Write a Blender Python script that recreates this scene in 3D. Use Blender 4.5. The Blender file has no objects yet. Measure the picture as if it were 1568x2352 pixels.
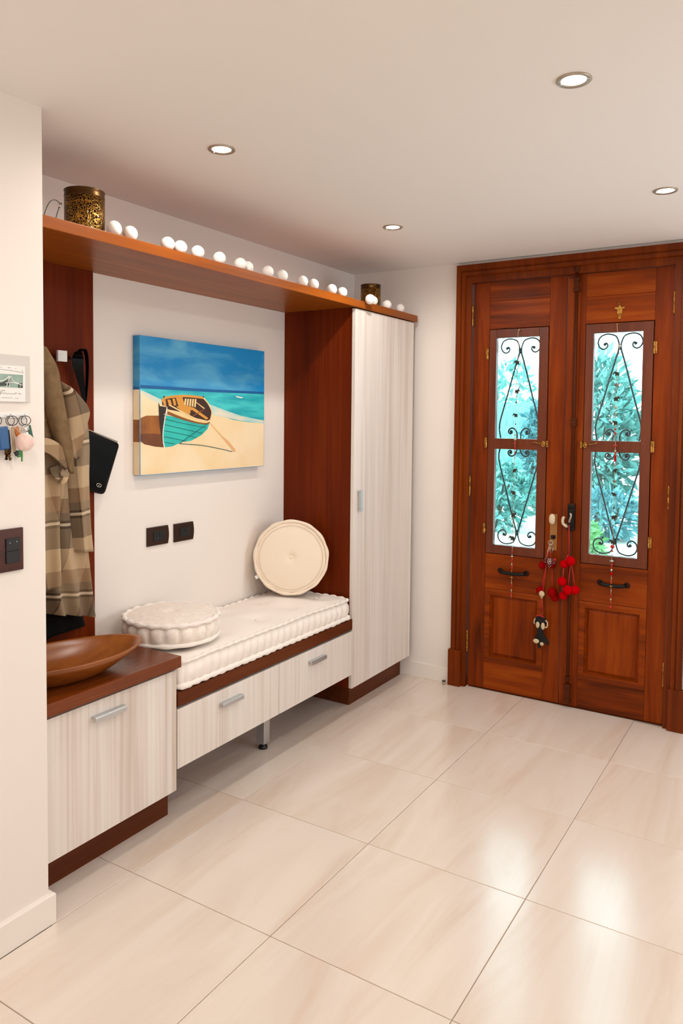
import bpy, bmesh, math, random
from mathutils import Vector, Matrix, Quaternion, noise

random.seed(11)
sc = bpy.context.scene
PI = math.pi

# ------------------------------------------------------------------ camera
cam_d = bpy.data.cameras.new('camera')
cam = bpy.data.objects.new('camera', cam_d)
sc.collection.objects.link(cam)
R_ = Vector((0.84853073, 0.52905667, 0.0097278))
U_ = Vector((-0.03307734, 0.03468536, 0.99885075))
F_ = Vector((-0.52811124, 0.84787733, -0.04693138))
m = Matrix.Identity(4)
for i in range(3):
    m[i][0] = R_[i]; m[i][1] = U_[i]; m[i][2] = -F_[i]
m[0][3], m[1][3], m[2][3] = 1.9588, -1.19376, 1.58065
cam.matrix_world = m
cam_d.sensor_fit = 'VERTICAL'
cam_d.sensor_height = 36.0
cam_d.lens = 1737.58 * 36.0 / 2352
cam_d.shift_x = -1.33 / 2352
cam_d.shift_y = -132.49 / 2352
cam_d.clip_start = 0.02
sc.camera = cam

# ------------------------------------------------------------------ view, world (bright overcast sky)
sc.view_settings.view_transform = 'Standard'
sc.view_settings.look = 'None'
sc.view_settings.gamma = 1.0
sc.view_settings.use_curve_mapping = False
sc.view_settings.exposure = 0.12
sc.cycles.use_denoising = True
sc.cycles.max_bounces = 10
sc.cycles.diffuse_bounces = 5
sc.cycles.transparent_max_bounces = 12
sc.cycles.sample_clamp_indirect = 6.0
world = bpy.data.worlds.new('sky'); sc.world = world
world.use_nodes = True
bg = world.node_tree.nodes['Background']
bg.inputs['Color'].default_value = (0.82, 0.93, 1.0, 1)
SKY = 5.0
bg.inputs['Strength'].default_value = SKY
LAMP_W = 19.5
LAMP_COL = (1.0, 0.94, 0.88)

# room measures
WX, YD, ZC, NX, NY = -0.549, 2.96, 2.493, -0.0176, 0.274      # left wall, door wall, ceiling, near wall face and its end
RX, RY = 3.0, -4.2                                            # right wall, rear wall

# ------------------------------------------------------------------ helpers
def srgb(h, a=1.0):
    c = []
    for k in (0, 2, 4):
        v = int(h[k:k + 2], 16) / 255
        c.append(v / 12.92 if v <= 0.04045 else ((v + 0.055) / 1.055) ** 2.4)
    return (c[0], c[1], c[2], a)

def new_mat(name):
    mt = bpy.data.materials.new(name); mt.use_nodes = True
    nt = mt.node_tree
    return mt, nt, nt.nodes['Principled BSDF']

def N(nt, t, **kw):
    n = nt.nodes.new(t)
    for k, v in kw.items():
        if hasattr(n, k): setattr(n, k, v)
        else: n.inputs[k].default_value = v
    return n

def coords(nt, scale=(1, 1, 1), rnd=0.0, kind='Object', rot=(0, 0, 0)):
    tc = N(nt, 'ShaderNodeTexCoord')
    mp = N(nt, 'ShaderNodeMapping')
    mp.inputs['Scale'].default_value = scale
    mp.inputs['Rotation'].default_value = rot
    nt.links.new(tc.outputs[kind], mp.inputs['Vector'])
    if rnd:
        oi = N(nt, 'ShaderNodeObjectInfo')
        ml = N(nt, 'ShaderNodeMath', operation='MULTIPLY'); ml.inputs[1].default_value = rnd
        nt.links.new(oi.outputs['Random'], ml.inputs[0])
        nt.links.new(ml.outputs[0], mp.inputs['Location'])
    return mp.outputs['Vector']

def ramp(nt, fac, stops):
    r = N(nt, 'ShaderNodeValToRGB')
    e = r.color_ramp.elements
    while len(e) < len(stops): e.new(0.5)
    for k, (p, c) in enumerate(stops):
        e[k].position = p; e[k].color = c
    nt.links.new(fac, r.inputs['Fac'])
    return r.outputs['Color']

def bump(nt, b, height, strength=0.2, dist=0.002):
    bp = N(nt, 'ShaderNodeBump'); bp.inputs['Strength'].default_value = strength; bp.inputs['Distance'].default_value = dist
    nt.links.new(height, bp.inputs['Height']); nt.links.new(bp.outputs['Normal'], b.inputs['Normal'])

def plain(name, col, rough=0.5, metal=0.0, spec=0.5, coat=0.0, bmp=None, emit=None, sheen=0.0):
    mt, nt, b = new_mat(name)
    b.inputs['Base Color'].default_value = col
    b.inputs['Roughness'].default_value = rough
    b.inputs['Metallic'].default_value = metal
    b.inputs['Specular IOR Level'].default_value = spec
    b.inputs['Coat Weight'].default_value = coat
    b.inputs['Sheen Weight'].default_value = sheen
    if emit:
        b.inputs['Emission Color'].default_value = col; b.inputs['Emission Strength'].default_value = emit
    if bmp:
        sc_, st, di = bmp
        n = N(nt, 'ShaderNodeTexNoise'); n.inputs['Scale'].default_value = sc_; n.inputs['Detail'].default_value = 4
        nt.links.new(coords(nt), n.inputs['Vector'])
        bump(nt, b, n.outputs['Fac'], st, di)
    return mt

def wood(name, dark, mid, light, axis='z', across=38.0, along=1.6, rough=0.35, spec=0.5, contrast=(0.3, 0.5, 0.72), bst=0.08, rnd=13.0, coat=0.0):
    mt, nt, b = new_mat(name)
    s = [across, across, across]; s['xyz'.index(axis)] = along
    v = coords(nt, s, rnd)
    n1 = N(nt, 'ShaderNodeTexNoise'); n1.inputs['Scale'].default_value = 1.0; n1.inputs['Detail'].default_value = 7; n1.inputs['Roughness'].default_value = 0.62; n1.inputs['Distortion'].default_value = 0.6
    nt.links.new(v, n1.inputs['Vector'])
    s2 = [across / 6] * 3; s2['xyz'.index(axis)] = along * 0.8
    n2 = N(nt, 'ShaderNodeTexNoise'); n2.inputs['Scale'].default_value = 1.0; n2.inputs['Detail'].default_value = 3
    nt.links.new(coords(nt, s2, rnd), n2.inputs['Vector'])
    mx = N(nt, 'ShaderNodeMix'); mx.inputs[0].default_value = 0.45
    nt.links.new(n1.outputs['Fac'], mx.inputs[2]); nt.links.new(n2.outputs['Fac'], mx.inputs[3])
    col = ramp(nt, mx.outputs[0], [(contrast[0], dark), (contrast[1], mid), (contrast[2], light)])
    nt.links.new(col, b.inputs['Base Color'])
    b.inputs['Roughness'].default_value = rough
    b.inputs['Specular IOR Level'].default_value = spec
    b.inputs['Coat Weight'].default_value = coat
    b.inputs['Coat Roughness'].default_value = 0.2
    if bst: bump(nt, b, n1.outputs['Fac'], bst, 0.0015)
    return mt

def blotch(name, c1, c2, scale=4, rough=0.5, stretch=(1, 1, 1), rnd=0.0, p=(0.35, 0.65), detail=5, dist=0.0, bst=0.0, spec=0.5, metal=0.0, sheen=0.0):
    mt, nt, b = new_mat(name)
    n = N(nt, 'ShaderNodeTexNoise'); n.inputs['Scale'].default_value = scale; n.inputs['Detail'].default_value = detail; n.inputs['Distortion'].default_value = dist
    nt.links.new(coords(nt, stretch, rnd), n.inputs['Vector'])
    nt.links.new(ramp(nt, n.outputs['Fac'], [(p[0], c1), (p[1], c2)]), b.inputs['Base Color'])
    b.inputs['Roughness'].default_value = rough; b.inputs['Specular IOR Level'].default_value = spec
    b.inputs['Metallic'].default_value = metal; b.inputs['Sheen Weight'].default_value = sheen
    if bst: bump(nt, b, n.outputs['Fac'], bst, 0.002)
    return mt

# ------------------------------------------------------------------ mesh helpers
def box(bm, x0, x1, y0, y1, z0, z1, bev=0.0, seg=2, mi=0):
    vs = [bm.verts.new(c) for c in ((x0, y0, z0), (x1, y0, z0), (x1, y1, z0), (x0, y1, z0), (x0, y0, z1), (x1, y0, z1), (x1, y1, z1), (x0, y1, z1))]
    fs = [bm.faces.new([vs[i] for i in q]) for q in ((0, 3, 2, 1), (4, 5, 6, 7), (0, 1, 5, 4), (1, 2, 6, 5), (2, 3, 7, 6), (3, 0, 4, 7))]
    for f in fs: f.material_index = mi
    if bev:
        es = set()
        for f in fs: es.update(f.edges)
        bmesh.ops.bevel(bm, geom=list(es), offset=bev, segments=seg, profile=0.6, affect='EDGES')
    return bm

def rings(bm, loops, cap0=True, cap1=True, closed=True, smooth=True):
    """connect successive loops of equal length"""
    L = [[bm.verts.new(p) for p in lp] for lp in loops]
    n = len(L[0])
    for a, b in zip(L[:-1], L[1:]):
        for i in range(n if closed else n - 1):
            j = (i + 1) % n
            f = bm.faces.new((a[i], a[j], b[j], b[i])); f.smooth = smooth
    if cap0: bm.faces.new(list(reversed(L[0])))
    if cap1: bm.faces.new(L[-1])
    return L

def tube(bm, pts, r, seg=8, closed=False, smooth=True, caps=True):
    pts = [Vector(p) for p in pts]
    n = len(pts)
    rad = r if isinstance(r, (list, tuple)) else [r] * n
    tan = []
    for i in range(n):
        a = pts[(i - 1) % n] if (closed or i > 0) else pts[i]
        b = pts[(i + 1) % n] if (closed or i < n - 1) else pts[i]
        t = (b - a)
        tan.append(t.normalized() if t.length > 1e-9 else Vector((0, 0, 1)))
    up = Vector((0, 0, 1)) if abs(tan[0].z) < 0.9 else Vector((1, 0, 0))
    nrm = (up - tan[0] * up.dot(tan[0])).normalized()
    loops = []
    for i in range(n):
        nrm = (nrm - tan[i] * nrm.dot(tan[i]))
        nrm = nrm.normalized() if nrm.length > 1e-6 else tan[i].orthogonal().normalized()
        bi = tan[i].cross(nrm)
        loops.append([pts[i] + (nrm * math.cos(2 * PI * k / seg) + bi * math.sin(2 * PI * k / seg)) * rad[i] for k in range(seg)])
    if closed: loops.append(loops[0])
    L = rings(bm, loops, caps and not closed, caps and not closed, True, smooth)
    if closed: bmesh.ops.remove_doubles(bm, verts=L[0] + L[-1], dist=1e-6)
    return bm

def strap(bm, pts, w, t, wdir, smooth=True):
    """flat ribbon of width w along wdir, thickness t"""
    pts = [Vector(p) for p in pts]; n = len(pts)
    loops = []
    for i in range(n):
        tg = (pts[min(i + 1, n - 1)] - pts[max(i - 1, 0)]).normalized()
        wd = Vector(wdir[i]) if isinstance(wdir, list) else Vector(wdir)
        wd = (wd - tg * wd.dot(tg)).normalized()
        nn = tg.cross(wd)
        ww = w[i] if isinstance(w, (list, tuple)) else w
        loops.append([pts[i] + wd * a * ww / 2 + nn * b * t / 2 for a, b in ((-1, -1), (1, -1), (1, 1), (-1, 1))])
    rings(bm, loops, True, True, True, False)
    return bm

def ball(bm, c, r, u=16, v=10, sc3=(1, 1, 1), rot=None, wob=0.0):
    mt = Matrix.Translation(Vector(c)) @ (rot.to_matrix().to_4x4() if rot else Matrix.Identity(4)) @ Matrix.Diagonal((r * sc3[0], r * sc3[1], r * sc3[2], 1))
    g = bmesh.ops.create_uvsphere(bm, u_segments=u, v_segments=v, radius=1.0)
    for vt in g['verts']:
        if wob: vt.co *= 1 + wob * noise.noise(vt.co * 3.1 + Vector(c) * 40)
        vt.co = mt @ vt.co
        for f in vt.link_faces: f.smooth = True
    return bm

def lathe(bm, prof, c=(0, 0, 0), seg=32, axis='z', cap0=False, cap1=False, smooth=True):
    loops = []
    for r, h in prof:
        lp = []
        for k in range(seg):
            a = 2 * PI * k / seg
            p = (r * math.cos(a), r * math.sin(a), h)
            if axis == 'x': p = (p[2], p[0], p[1])
            if axis == 'y': p = (p[0], -p[2], p[1])
            lp.append(Vector(c) + Vector(p))
        loops.append(lp)
    rings(bm, loops, cap0, cap1, True, smooth)
    return bm

def cyl(bm, p0, p1, r, seg=12):
    return tube(bm, [p0, p1], r, seg)

def spline(pts, n=8, closed=False):
    """Catmull-Rom through pts"""
    P = [Vector(p) for p in pts]; out = []; m_ = len(P)
    rng = range(m_ if closed else m_ - 1)
    for i in rng:
        p0 = P[(i - 1) % m_] if (closed or i > 0) else P[i] * 2 - P[i + 1]
        p1 = P[i]; p2 = P[(i + 1) % m_]
        p3 = P[(i + 2) % m_] if (closed or i < m_ - 2) else P[i + 1] * 2 - P[i]
        for k in range(n):
            t = k / n
            out.append(0.5 * ((2 * p1) + (p2 - p0) * t + (2 * p0 - 5 * p1 + 4 * p2 - p3) * t * t + (3 * p1 - p0 - 3 * p2 + p3) * t ** 3))
    if not closed: out.append(P[-1])
    return out

def obj(name, bm, mats, parent=None, kind=None, smooth_angle=None):
    """link one bmesh (world coordinates) as one object, under its thing if given"""
    me = bpy.data.meshes.new(name)
    bmesh.ops.recalc_face_normals(bm, faces=bm.faces[:])
    off = Vector((0, 0, 0))
    p = parent
    while p is not None:
        off += p.location; p = p.parent
    if off.length: bmesh.ops.translate(bm, verts=bm.verts[:], vec=-off)
    bm.to_mesh(me); bm.free()
    for mt in (mats if isinstance(mats, (list, tuple)) else [mats]): me.materials.append(mt)
    o = bpy.data.objects.new(name, me); sc.collection.objects.link(o)
    if parent is not None: o.parent = parent
    if kind: o['kind'] = kind
    return o

def B(): return bmesh.new()

def tag(o, label=None, cat=None, group=None, kind=None):
    if label: o['label'] = label
    if cat: o['category'] = cat
    if group: o['group'] = group
    if kind: o['kind'] = kind
    return o

def thing(name, label, cat, loc=(0, 0, 0), group=None):
    o = bpy.data.objects.new(name, None); sc.collection.objects.link(o)
    o.empty_display_size = 0.05; o.location = loc
    return tag(o, label, cat, group)

def struct(name, bm, mats, label=None):
    o = obj(name, bm, mats); o['kind'] = 'structure'
    if label: o['label'] = label
    return o

def struct_empty(name, loc, label):
    o = bpy.data.objects.new(name, None); sc.collection.objects.link(o); o.location = loc
    o['kind'] = 'structure'; o['label'] = label
    return o

def copy_tree(o, parent=None, loc=None):
    c = o.copy(); sc.collection.objects.link(c)
    if parent is not None: c.parent = parent
    if loc is not None: c.location = loc
    for ch in list(o.children): copy_tree(ch, c)
    return c

def xf(bm, mt):
    bmesh.ops.transform(bm, matrix=mt, verts=bm.verts[:]); return bm

# ------------------------------------------------------------------ materials
M = {}
M['wall'] = plain('wall_paint', srgb('eee5dd'), 0.85, spec=0.2, bmp=(60, 0.05, 0.001))
M['ceil'] = plain('ceiling_paint', srgb('efeae6'), 0.9, spec=0.15)
M['base'] = plain('baseboard_paint', srgb('f1e8df'), 0.4)
M['grout'] = plain('grout', srgb('b8a794'), 0.9, spec=0.1)
M['brown'] = wood('brown_veneer', srgb('451502'), srgb('652103'), srgb('7c3107'), 'z', 46, 1.2, 0.42, 0.1, contrast=(0.25, 0.5, 0.75))
M['browny'] = wood('brown_veneer_long', srgb('6e350a'), srgb('944c11'), srgb('b0651f'), 'y', 40, 1.2, 0.34, 0.2, contrast=(0.25, 0.5, 0.75))
M['brownlong'] = wood('dark_veneer_long', srgb('421c08'), srgb('5f2b0f'), srgb('75401f'), 'y', 40, 1.2, 0.4, 0.15, contrast=(0.25, 0.5, 0.75))
M['worktop'] = wood('worktop_veneer', srgb('54220a'), srgb('74350e'), srgb('8d4a18'), 'y', 36, 1.4, 0.25, 0.4, contrast=(0.25, 0.5, 0.75))
M['pale'] = wood('pale_veneer', srgb('c8b7a8'), srgb('e2d7ce'), srgb('ebe3dc'), 'z', 55, 0.7, 0.42, contrast=(0.31, 0.48, 0.62), bst=0.04)
M['palebody'] = plain('pale_carcass', srgb('a98d78'), 0.5)
M['doorz'] = wood('door_wood_upright', srgb('4a1a02'), srgb('7e3003'), srgb('964207'), 'z', 22, 1.5, 0.4, 0.12, contrast=(0.34, 0.52, 0.68), bst=0.06)
M['doorx'] = wood('door_wood_crosswise', srgb('4e1c03'), srgb('873604'), srgb('a04b09'), 'x', 22, 1.5, 0.4, 0.13, contrast=(0.34, 0.52, 0.68), bst=0.06)
M['casem'] = wood('casement_wood', srgb('3f1807'), srgb('662a0c'), srgb('7b3c15'), 'z', 22, 1.5, 0.35, 0.4, contrast=(0.25, 0.52, 0.78), bst=0.06)
M['casing'] = wood('casing_wood', srgb('3a1403'), srgb('702c03'), srgb('8b3f08'), 'z', 30, 1.0, 0.36, 0.14, contrast=(0.25, 0.52, 0.78), bst=0.05)
M['alu'] = plain('brushed_aluminium', srgb('c9ccce'), 0.35, 0.9)
M['steel'] = plain('polished_steel', srgb('d5d2cc'), 0.2, 1.0)
M['nickel'] = plain('satin_nickel', srgb('b6a999'), 0.35, 0.9)
M['brass'] = blotch('old_brass', srgb('8a5a1e'), srgb('d3a050'), 60, 0.35, metal=0.9)
M['iron'] = plain('dark_iron', srgb('1f3236'), 0.5, 0.3)
M['blackiron'] = plain('black_iron', srgb('15110f'), 0.45, 0.5)
M['boltbrown'] = plain('bolt_brown_paint', srgb('4e220a'), 0.5, 0.0, spec=0.12)
M['black'] = plain('black_plastic', srgb('0d0d0d'), 0.4)
M['leather'] = plain('black_leather', srgb('020202'), 0.42, spec=0.12, bmp=(220, 0.12, 0.001))
M['cream'] = plain('cream_fittings', srgb('d8c3a4'), 0.35)
M['tanplate'] = plain('tan_plate', srgb('a8723c'), 0.35, 0.3)
M['white'] = plain('white_enamel', srgb('eae8e6'), 0.35)
M['cotton'] = plain('white_cotton', srgb('f4eee6'), 0.95, spec=0.1, bmp=(420, 0.5, 0.002), sheen=0.2)
M['cushion'] = plain('white_canvas', srgb('f4eae1'), 0.9, spec=0.15, bmp=(300, 0.12, 0.001), sheen=0.15)
M['lace'] = blotch('quilted_white', srgb('ecdfd2'), srgb('f5ebe1'), 55, 0.95, bst=0.35, spec=0.1)
M['ecru'] = plain('ecru_canvas', srgb('efdec8'), 0.9, spec=0.15, bmp=(300, 0.1, 0.001))
M['seam'] = plain('seam_thread', srgb('d9c7b4'), 0.9)
M['plate'] = plain('bronze_plate', srgb('3a2519'), 0.3, 0.4)
M['switchwood'] = wood('switch_plate_wood', srgb('2a0d06'), srgb('451a0d'), srgb('522316'), 'y', 60, 4, 0.3)
M['red'] = plain('red_wool', srgb('bb000a'), 0.95, spec=0.05, bmp=(500, 0.7, 0.002))
M['darkred'] = plain('dark_red_wool', srgb('970609'), 0.95, spec=0.05, bmp=(500, 0.7, 0.002))
M['redbead'] = plain('red_bead', srgb('b22314'), 0.3)
M['redcord'] = plain('red_cord', srgb('b8141a'), 0.7)
M['heart'] = plain('heart_felt', srgb('5c0d10'), 0.7)
M['charm'] = plain('charm_metal', srgb('3b3a30'), 0.4, 0.6)
M['silver'] = plain('charm_silver', srgb('c9c2b4'), 0.3, 0.8)
M['thread'] = plain('cord_thread', srgb('c8b291'), 0.8)
M['plushblack'] = plain('plush_black', srgb('16110e'), 0.95, bmp=(300, 0.4, 0.002))
M['plushcream'] = plain('plush_cream', srgb('cdb894'), 0.95, bmp=(300, 0.4, 0.002))
M['pink'] = blotch('pink_fur', srgb('e5bdb0'), srgb('f2dad0'), 30, 0.95, bst=0.8, sheen=0.4)
M['blue'] = plain('blue_fob', srgb('0a4c82'), 0.35)
M['green'] = plain('green_tag', srgb('1d5a3c'), 0.4)
M['green2'] = plain('light_green_tag', srgb('3f8a3a'), 0.4)
M['orange'] = plain('orange_tag', srgb('b8641a'), 0.4)
M['tan'] = plain('tan_strap', srgb('a78f72'), 0.7)
M['card'] = plain('card_paper', srgb('ebe8e2'), 0.7)
M['plaque'] = plain('grey_plaque', srgb('cfc8c0'), 0.4)
M['ink'] = plain('grey_ink', srgb('5d5a55'), 0.8)
M['cardblue'] = blotch('card_picture', srgb('86a094'), srgb('9fb3a6'), 30, 0.6)
M['carddark'] = plain('card_picture_dark', srgb('3a463f'), 0.6)
M['cardwhite'] = plain('card_picture_white', srgb('eceae2'), 0.6)
M['lens'] = plain('lit_lens', (1.0, 0.93, 0.84, 1), 0.5, emit=14.0)

def mk_tile():
    mt, nt, b = new_mat('beige_porcelain')
    v = coords(nt, (3.2, 0.55, 1), 40.0)
    n = N(nt, 'ShaderNodeTexNoise'); n.inputs['Scale'].default_value = 1.3; n.inputs['Detail'].default_value = 8; n.inputs['Roughness'].default_value = 0.6; n.inputs['Distortion'].default_value = 1.4
    nt.links.new(v, n.inputs['Vector'])
    c = ramp(nt, n.outputs['Fac'], [(0.32, srgb('e0cbb8')), (0.47, srgb('e7d7c8')), (0.62, srgb('ebddd0'))])
    nt.links.new(c, b.inputs['Base Color'])
    b.inputs['Roughness'].default_value = 0.2
    b.inputs['Specular IOR Level'].default_value = 1.0
    return mt
M['tile'] = mk_tile()

def mk_gold():
    mt, nt, b = new_mat('pierced_gold')
    vo = N(nt, 'ShaderNodeTexVoronoi', feature='DISTANCE_TO_EDGE'); vo.inputs['Scale'].default_value = 150
    nt.links.new(coords(nt, (1, 1, 0.8)), vo.inputs['Vector'])
    n = N(nt, 'ShaderNodeTexNoise'); n.inputs['Scale'].default_value = 40
    nt.links.new(coords(nt), n.inputs['Vector'])
    ad = N(nt, 'ShaderNodeMath', operation='MULTIPLY_ADD'); ad.inputs[1].default_value = 0.18; 
    nt.links.new(n.outputs['Fac'], ad.inputs[0]); 
    inv = N(nt, 'ShaderNodeMath', operation='SUBTRACT'); inv.inputs[0].default_value = 0.19
    nt.links.new(vo.outputs['Distance'], inv.inputs[1])
    nt.links.new(inv.outputs[0], ad.inputs[2])
    c = ramp(nt, ad.outputs[0], [(0.10, srgb('1c1006')), (0.2, srgb('8a5c1c')), (0.3, srgb('d9a84e'))])
    nt.links.new(c, b.inputs['Base Color'])
    b.inputs['Metallic'].default_value = 0.85; b.inputs['Roughness'].default_value = 0.25
    bump(nt, b, ad.outputs[0], 0.8, 0.004)
    return mt
M['gold'] = mk_gold()
M['darkgold'] = plain('dark_gold', srgb('4a3010'), 0.35, 0.8)

def mk_plaid():
    mt, nt, b = new_mat('plaid_wool')
    tc = N(nt, 'ShaderNodeTexCoord')
    sep = N(nt, 'ShaderNodeSeparateXYZ'); nt.links.new(tc.outputs['UV'], sep.inputs[0])
    def band(sock, period, off, stops):
        d = N(nt, 'ShaderNodeMath', operation='MULTIPLY_ADD'); d.inputs[1].default_value = 1 / period; d.inputs[2].default_value = off
        nt.links.new(sock, d.inputs[0])
        fr = N(nt, 'ShaderNodeMath', operation='FRACT'); nt.links.new(d.outputs[0], fr.inputs[0])
        c = ramp(nt, fr.outputs[0], stops)
        c.node.color_ramp.interpolation = 'CONSTANT'
        return c
    cream, tan, grey, dk, wh = srgb('d9c2a2'), srgb('a3866a'), srgb('80705e'), srgb('3a2a1c'), srgb('f4e6d2')
    H = band(sep.outputs['Y'], 0.27, 0.15, [(0, cream), (0.30, grey), (0.575, dk), (0.615, wh), (0.655, dk), (0.69, grey), (0.80, tan)])
    V = band(sep.outputs['X'], 0.22, 0.1, [(0, cream), (0.34, tan), (0.6, dk), (0.63, grey), (0.9, dk), (0.925, cream)])
    mx = N(nt, 'ShaderNodeMix', data_type='RGBA'); mx.inputs[0].default_value = 0.36
    nt.links.new(H, mx.inputs[6]); nt.links.new(V, mx.inputs[7])
    ns = N(nt, 'ShaderNodeTexNoise'); ns.inputs['Scale'].default_value = 600
    nt.links.new(tc.outputs['UV'], ns.inputs['Vector'])
    ml = N(nt, 'ShaderNodeMix', data_type='RGBA', blend_type='MULTIPLY'); ml.inputs[0].default_value = 0.85
    gl = ramp(nt, ns.outputs['Fac'], [(0.3, (0.5, 0.44, 0.36, 1)), (0.7, (0.74, 0.67, 0.58, 1))])
    nt.links.new(mx.outputs[2], ml.inputs[6]); nt.links.new(gl, ml.inputs[7])
    nt.links.new(ml.outputs[2], b.inputs['Base Color'])
    b.inputs['Roughness'].default_value = 0.95; b.inputs['Specular IOR Level'].default_value = 0.1; b.inputs['Sheen Weight'].default_value = 0.15
    return mt
M['plaid'] = mk_plaid()
M['collar'] = blotch('brown_wool', srgb('6d563c'), srgb('7c6448'), 30, 0.95, spec=0.1)
M['darkcoat'] = plain('dark_cloth', srgb('12100e'), 0.9, spec=0.15)

def mk_glass():
    mt = bpy.data.materials.new('tinted_glass'); mt.use_nodes = True
    nt = mt.node_tree; nt.nodes.clear()
    o = N(nt, 'ShaderNodeOutputMaterial')
    t = N(nt, 'ShaderNodeBsdfTransparent'); t.inputs['Color'].default_value = (0.86, 0.985, 0.985, 1)
    g = N(nt, 'ShaderNodeBsdfGlossy'); g.inputs['Roughness'].default_value = 0.02
    f = N(nt, 'ShaderNodeFresnel'); f.inputs['IOR'].default_value = 1.45
    mx = N(nt, 'ShaderNodeMixShader')
    nt.links.new(f.outputs[0], mx.inputs[0]); nt.links.new(t.outputs[0], mx.inputs[1]); nt.links.new(g.outputs[0], mx.inputs[2])
    nt.links.new(mx.outputs[0], o.inputs['Surface'])
    return mt
M['glass'] = mk_glass()

# ------------------------------------------------------------------ room shell
T = 0.2
b = B(); box(b, WX - T, RX + T, RY - T, YD + T, -0.15, -0.0045)
floor = struct('floor', b, M['grout'], 'beige porcelain tile floor of large square tiles')
PX, PY, G = 0.6, 0.5988, 0.0014
def tile_mesh(w, d):
    b = B(); c = 0.0012
    lo = [(0, 0, -0.0044), (w, 0, -0.0044), (w, d, -0.0044), (0, d, -0.0044)]
    mi = [(0, 0, -c), (w, 0, -c), (w, d, -c), (0, d, -c)]
    hi = [(c, c, 0), (w - c, c, 0), (w - c, d - c, 0), (c, d - c, 0)]
    rings(b, [lo, mi, hi], False, True, True, False)
    return b
full = None
for i in range(-1, 5):
    for j in range(-8, 5):
        x0, x1, y0, y1 = i * PX + G, (i + 1) * PX - G, j * PY + G, (j + 1) * PY - G
        x0, x1, y0, y1 = max(x0, WX + 0.002), min(x1, RX - 0.002), max(y0, RY + 0.002), min(y1, YD - 0.002)
        if i < 0:
            if y1 < NY: x0 = max(x0, NX + 0.002)
            else: y0 = max(y0, NY + 0.002)
        if j == 4: y1 = 2.972 if 0.26 < (x0 + x1) / 2 < 1.3 else y1
        if x1 - x0 < 0.004 or y1 - y0 < 0.004: continue
        whole = abs(x1 - x0 - PX + 2 * G) < 1e-6 and abs(y1 - y0 - PY + 2 * G) < 1e-6
        if whole and full is not None:
            o = full.copy(); sc.collection.objects.link(o)
        else:
            o = obj('tile', tile_mesh(x1 - x0, y1 - y0), M['tile'])
            if whole: full = o
        o.parent = floor; o.location = (x0, y0, 0.0)

b = B(); box(b, WX - T, RX + T, RY - T, YD + T, ZC, ZC + 0.15)
struct('ceiling', b, M['ceil'], 'flat warm white ceiling with recessed downlights')
b = B(); box(b, WX - T, WX, NY - 0.05, YD + T, -0.1, ZC)
struct('wall_left', b, M['wall'], 'cream wall behind the hallway bench')
b = B(); box(b, WX - T, NX, RY, NY, -0.1, ZC)
struct('wall_near', b, M['wall'], 'cream wall block with keys and switch beside the niche')
b = B()
box(b, WX, 0.2, YD, YD + T, -0.1, ZC); box(b, 1.39, RX, YD, YD + T, -0.1, ZC); box(b, 0.2, 1.39, YD, YD + T, 2.42, ZC)
struct('wall_far', b, M['wall'], 'cream wall around the double entrance door')
def wall_with_hole(name, axis, at, lo, hi, hole):
    b = B(); h0, h1, z0, z1 = hole
    for (a0, a1, c0, c1) in ((lo, h0, -0.1, ZC), (h1, hi, -0.1, ZC), (h0, h1, -0.1, z0), (h0, h1, z1, ZC)):
        if axis == 'y': box(b, a0, a1, at - T, at, c0, c1)
        else: box(b, at, at + T, a0, a1, c0, c1)
    struct(name, b, M['wall'])
wall_with_hole('wall_rear', 'y', RY, WX, RX, (1.1, 2.3, 0.9, 2.15))
wall_with_hole('wall_right', 'x', RX, RY, YD, (0.9, 2.5, 1.05, 2.05))
# unseen windows added behind and beside the camera to light the room
def added_window(name, x0, x1, y0, y1, z0, z1, axis):
    b = B(); w = 0.05
    if axis == 'y':
        ym = (y0 + y1) / 2
        for q in ((x0, x0 + w, z0, z1), (x1 - w, x1, z0, z1), (x0 + w, x1 - w, z0, z0 + w), (x0 + w, x1 - w, z1 - w, z1), ((x0 + x1) / 2 - w / 2, (x0 + x1) / 2 + w / 2, z0 + w, z1 - w)):
            box(b, q[0], q[1], ym - 0.03, ym + 0.03, q[2], q[3])
    else:
        xm = (x0 + x1) / 2
        for q in ((y0, y0 + w, z0, z1), (y1 - w, y1, z0, z1), (y0 + w, y1 - w, z0, z0 + w), (y0 + w, y1 - w, z1 - w, z1), ((y0 + y1) / 2 - w / 2, (y0 + y1) / 2 + w / 2, z0 + w, z1 - w)):
            box(b, xm - 0.03, xm + 0.03, q[0], q[1], q[2], q[3])
    struct(name, b, M['white'])
added_window('added_window_1', 1.1, 2.3, RY - T, RY, 0.9, 2.15, 'y')
added_window('added_window_2', RX, RX + T, 0.9, 2.5, 1.05, 2.05, 'x')
def portal(loc, rot, sx, sy):
    d = bpy.data.lights.new('daylight_portal', 'AREA'); d.shape = 'RECTANGLE'; d.size = sx; d.size_y = sy
    d.cycles.is_portal = True
    o = bpy.data.objects.new('daylight_portal', d); sc.collection.objects.link(o); o.location = loc; o.rotation_euler = rot
portal((1.7, RY - T - 0.01, 1.525), (PI / 2, 0, 0), 1.2, 1.25)
portal((RX + T + 0.01, 1.7, 1.55), (PI / 2, 0, PI / 2), 1.6, 1.0)

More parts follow.
